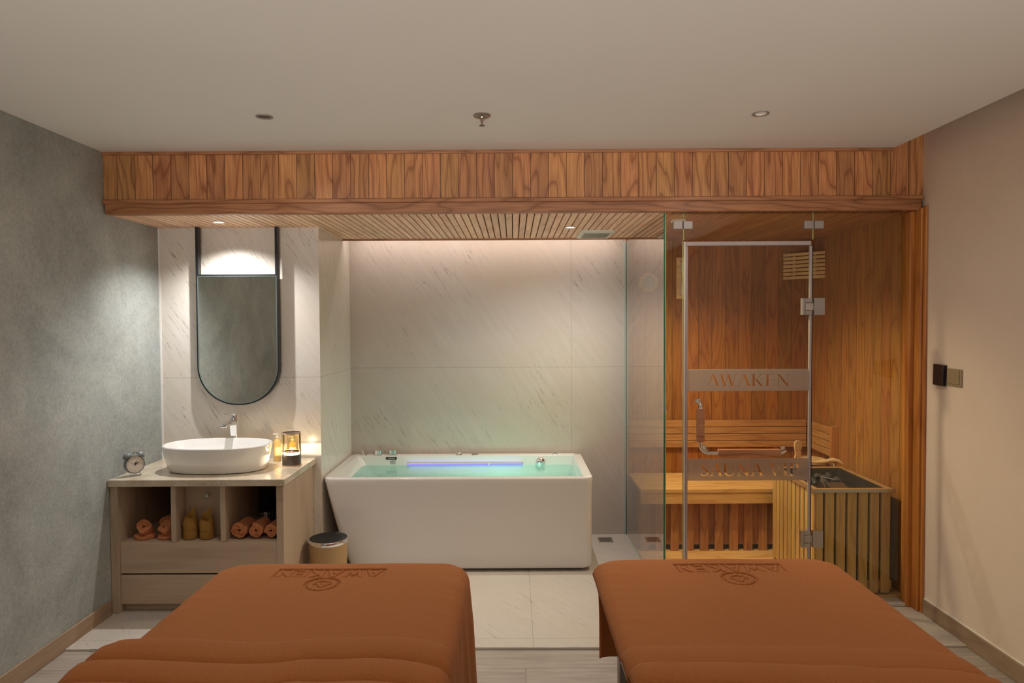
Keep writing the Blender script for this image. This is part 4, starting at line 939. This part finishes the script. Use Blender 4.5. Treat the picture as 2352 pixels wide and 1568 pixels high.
def blanket(x0, x1, yf, yn, zt, hl, hr, hf, logo, folds, name, label, seed, flare=0.0):
    W = x1 - x0; lx0, lx1 = logo[0] - .20, logo[0] + .20; ly0, ly1 = logo[1] - .17, logo[1] + .05
    S = np.unique(np.round(np.concatenate([np.linspace(-hl, 0, max(3, int(hl / .012))), np.linspace(0, .12, 30), np.linspace(.12, W - .12, 60), np.linspace(W - .12, W, 30), np.linspace(W, W + hr, max(3, int(hr / .012))), np.arange(lx0 - x0, lx1 - x0, .0013)]), 5))
    # along the bed: t = distance from far edge towards camera; negative t hangs over the far end
    Tn = np.unique(np.round(np.concatenate([np.linspace(-hf, 0, max(3, int(hf / .012))), np.linspace(0, .12, 30), np.arange(yf - ly1, yf - ly0, .0013), np.linspace(.12, yf - folds[0][0] - .012, 70)]), 5))
    rows = [(t_, None) for t_ in Tn]
    NF = len(folds)
    Ys, Zs = [], []
    s, tt = np.meshgrid(S, Tn)
    RB = .021; X = np.clip(s, RB, W - RB) + x0; Y = yf - np.clip(tt, RB, None); Z = np.full_like(X, zt)
    wrf = lambda a_, b_: fnoise(a_, b_, seed, 9, 7) * .0018 + fnoise(a_, b_, seed + 9, 50, 40) * .0004 + fnoise(a_, b_, seed + 5, 14, 55) * .0022 * np.exp(-np.minimum(a_ - x0, x1 - a_) / .07)
    Z = Z + wrf(X, Y)
    Z += emboss(X, Y, logo[0], logo[1])
    # folds: extra rows with their own profile
    fy_, fz_ = [f[0] for f in folds], [f[1] for f in folds]
    sf, kf = np.meshgrid(S, np.arange(NF))
    Xf = np.clip(sf, RB, W - RB) + x0
    wavef = lambda q: .012 * np.sin((q - x0) * 5.1 + seed) + .005 * np.sin((q - x0) * 13 + seed * 2) + .012 * np.exp(-(((q - x0) / W - .60) / .06) ** 2) - .05 * (1 - np.clip((x0 + W - q) / .22, 0, 1)) ** 2
    wt = np.clip((tt - (yf - folds[0][0]) + .22) / .22, 0, 1); Y = Y + wavef(X) * wt * wt * (3 - 2 * wt)
    amp = 1.0
    ph = np.exp(-(((Xf - x0) / W - .60) / .06) ** 2)
    Yfo = np.array(fy_)[:, None] + wavef(Xf)
    Zfo = zt + np.array(fz_)[:, None] * (.75 + .25 * np.sin((Xf - x0) * 4 + seed)) + wrf(Xf, Yfo)
    X = np.vstack([X, Xf]); Y = np.vstack([Y, Yfo]); Z = np.vstack([Z, Zfo]); s = np.vstack([s, sf]); tt = np.vstack([tt, yf - Yfo])
    # push the two ends of the folded part a little outwards
    fo = np.clip((tt - (yf - folds[0][0])) / .08, 0, 1)
    X += np.where(s < W * .5, -1, 0) * fo * flare * np.clip(1 - np.clip(s, 0, W) / .35, 0, 1) 
    # drape at edges: rounded shoulder then vertical fall
    def drop(d, r):   # d = arc length past the edge start; returns (outwards, down)
        a = np.clip(d / r, 0, pi / 2); return r * np.sin(a), r * (1 - np.cos(a)) + np.clip(d - r * pi / 2, 0, None)
    r = .035
    dl = np.clip(-s + r * .6, 0, None); dr = np.clip(s - W + r * .6, 0, None); df_ = np.clip(-tt + r * .6, 0, None)
    dd = np.hypot(dl + dr, df_); ph = np.arctan2(dl + dr, df_ + 1e-9)
    out, dn = drop(dd, r)
    corner = np.sin(2 * ph) * (np.minimum(dl + dr, df_) > 0)
    out = out + corner * np.clip(dd - .05, 0, .3) * .10 + np.clip(dd - .06, 0, None) * .05
    ripple = (.006 * np.sin(Y * 23 + seed) + .004 * np.sin(Y * 51)) * np.clip((dl + dr) / .2, 0, 1) + (.008 * np.sin(X * 21 + seed)) * np.clip(df_ / .2, 0, 1)
    out = out + ripple * (dd > .05)
    sg = np.where(s > W / 2, 1, -1)
    X = np.where(dd > 0, X + sg * out * np.sin(ph), X)
    Y = np.where(dd > 0, Y + out * np.cos(ph), Y)
    # plan-view rounding of the far corners
    for sx in (-1, 1):
        cxr = (x0 + .07) if sx < 0 else (x1 - .07); cyr = yf - .07
        ux = (X - cxr) * sx; uy = Y - cyr; m_ = (ux > 0) & (uy > 0); rad = np.maximum(ux, uy); hyp = np.hypot(ux, uy); k_ = np.where(m_ & (hyp > 0), rad / np.maximum(hyp, 1e-6), 1)
        X = np.where(m_, cxr + sx * ux * k_, X); Y = np.where(m_, cyr + uy * k_, Y)
    Z = Z - dn
    # soft crown of the mattress
    Z -= .010 * np.exp(-np.minimum(np.clip(s, 0, W), W - np.clip(s, 0, W)) / .05) + .008 * np.exp(-np.clip(tt, 0, None) / .05)
    ny, nx = X.shape
    me = bpy.data.meshes.new(name)
    vs = np.stack([X, Y, Z], -1).reshape(-1, 3)
    idx = np.arange(ny * nx).reshape(ny, nx)
    f = np.stack([idx[:-1, :-1], idx[:-1, 1:], idx[1:, 1:], idx[1:, :-1]], -1).reshape(-1, 4)
    me.from_pydata(vs.tolist(), [], f.tolist())
    me.materials.append(M_blanket)
    for p_ in me.polygons: p_.use_smooth = True
    o = bpy.data.objects.new(name, me); COL.objects.link(o)
    sd = o.modifiers.new('thickness', 'SOLIDIFY'); sd.thickness = .005; sd.offset = -1
    tag(o, label, 'blanket'); return o
def pleats(y0, specs, yend):
    out = [(y0, 0)]; y = y0; base = 0
    for (L_, h_) in specs:
        out += [(y - .006, h_ * .35), (y - .018, h_ * .75), (y - .035, h_), (y - L_ * .55, h_ * 1.05), (y - L_ * .8, h_ * .85), (y - L_ * .93, h_ * .55), (y - L_ * .985, h_ * .15), (y - L_ * .97, -.001), (y - L_ * .88, -.004)]
        y -= L_ * .93; out += [(y - .004, 0.0)]
    k = 8
    for i in range(1, k + 1): out.append((y - (y - yend) * i / k, 0))
    return out
bed(-1.028, -.205, 2.425, .50, (2.0, .75), 'massage bed on the left under a terracotta blanket')
bed(.300, 1.130, 2.455, .50, (2.01, .75), 'massage bed on the right under a terracotta blanket')
fl = pleats(1.835, ((.125, .036), (.115, .034), (.11, .032)), .48)
fr_ = pleats(1.790, ((.115, .013), (.12, .030), (.12, .030)), .48)
blanket(-1.048, -.180, 2.462, .48, .682, .34, .40, .36, (-.640, 2.345), fl, 'bed_blanket', 'terracotta fleece blanket with pressed name, on the left massage bed', 3, flare=.05)
blanket(.298, 1.160, 2.492, .48, .682, .028, .36, .37, (.757, 2.378), fr_, 'bed_blanket', 'terracotta fleece blanket with pressed name, on the right massage bed', 8)

# ------------------------------------------------------------------ lights
def light(kind, name, loc, energy, color, rot=(0, 0, 0), **kw):
    d = bpy.data.lights.new(name, kind); d.energy = energy; d.color = color
    for k, v_ in kw.items(): setattr(d, k, v_)
    o = bpy.data.objects.new(name, d); COL.objects.link(o); o.location = loc; o.rotation_euler = rot; return o
light('SPOT', 'basin_spot', (LS1[0], LS1[1], ZS - .012), 52, (1, .97, .94), (0, 0, 0), spot_size=math.radians(134), spot_blend=1.0, shadow_soft_size=.012)
light('SPOT', 'tub_spot', (LS2[0], LS2[1], ZS - .012), 35, (1, .95, .90), (0, 0, 0), spot_size=math.radians(150), spot_blend=.9, shadow_soft_size=.012)
light('AREA', 'cove_light', (-.18, YE + .06, ZS + .050), 2.0, (1, .82, .74), (math.radians(25), 0, 0), shape='RECTANGLE', size=1.9, size_y=.02)
light('POINT', 'lamp_light', (lx, ly, LZ + .078), 3.8, (1, .82, .56), shadow_soft_size=.004)
light('SPOT', 'sauna_light', (.955, 3.95, ZS - .05), 66, (1, .80, .50), (0, 0, 0), spot_size=math.radians(150), spot_blend=.7, shadow_soft_size=.035)
light('POINT', 'tub_light', (-.12, 4.33, .36), 1.8, (.30, 1, .80), shadow_soft_size=.03)
light('AREA', 'tub_violet', (-.35, 4.835, .543), .25, (.35, .28, 1), (math.radians(90), 0, 0), shape='RECTANGLE', size=.8, size_y=.012)
light('AREA', 'added_fill_uplight', (0, -2.1, 1.05), 26, (1, .95, .88), (math.radians(116), 0, 0), shape='RECTANGLE', size=4.1, size_y=1.6, spread=math.radians(50))  # broad fill behind the camera, added to brighten the front of the room
for x, e in ((-1.086, 19), (1.088, 14)):  # fill light added at the two front fixtures, whose lenses do not glow
    light('SPOT', 'added_ceiling_fill', (x, 3.014, ZC - .012), e, (1, .93, .84), (0, 0, 0), spot_size=math.radians(160), spot_blend=1.0, shadow_soft_size=.04)
for x, y, e in ((-1.086, .2, 12), (1.088, .2, 10), (-1.086, -1.4, 14), (1.088, -1.4, 14)):  # unseen downlights and their spots, added to fill the room with light
    light('SPOT', 'added_room_fill', (x, y, ZC - .01), e, (1, .92, .82), (0, 0, 0), spot_size=math.radians(150), spot_blend=.8, shadow_soft_size=.04)
    downlight(x, y, ZC, .036, 'added unseen downlight in the ceiling %s' % ('above the near end of the left bed' if (x < 0 and y > 0) else 'above the near end of the right bed' if y > 0 else 'at the rear, left side' if x < 0 else 'at the rear, right side'), emit('added_spot_glow', (1, .88, .74), 6), warm=True)
w = bpy.data.worlds.new('World'); SC.world = w; w.use_nodes = True
w.node_tree.nodes['Background'].inputs[0].default_value = (.9, .8, .7, 1); w.node_tree.nodes['Background'].inputs[1].default_value = .05

# ------------------------------------------------------------------ camera
p, r, yw = 0.02786, -0.00528, -0.00186
Ry = Matrix(((cos(yw), -sin(yw), 0), (sin(yw), cos(yw), 0), (0, 0, 1)))
Rp = Matrix(((1, 0, 0), (0, cos(p), -sin(p)), (0, sin(p), cos(p))))
Rr = Matrix(((cos(r), 0, sin(r)), (0, 1, 0), (-sin(r), 0, cos(r))))
R = Rr @ Rp @ Ry
right, fwd, up = R[0], R[1], R[2]
cam = bpy.data.cameras.new('Camera'); cam.sensor_width = 36; cam.lens = 24.0; cam.clip_start = .02
co = bpy.data.objects.new('Camera', cam); COL.objects.link(co)
Mcam = Matrix(((right.x, up.x, -fwd.x, 0), (right.y, up.y, -fwd.y, 0), (right.z, up.z, -fwd.z, 1.55), (0, 0, 0, 1)))
co.matrix_world = Mcam
SC.camera = co
SC.view_settings.view_transform = 'Standard'; SC.view_settings.look = 'None'; SC.view_settings.gamma = 1; SC.view_settings.exposure = 0.28; SC.view_settings.use_curve_mapping = False
SC.cycles.max_bounces = 10; SC.cycles.transparent_max_bounces = 16; SC.cycles.diffuse_bounces = 6; SC.cycles.glossy_bounces = 5
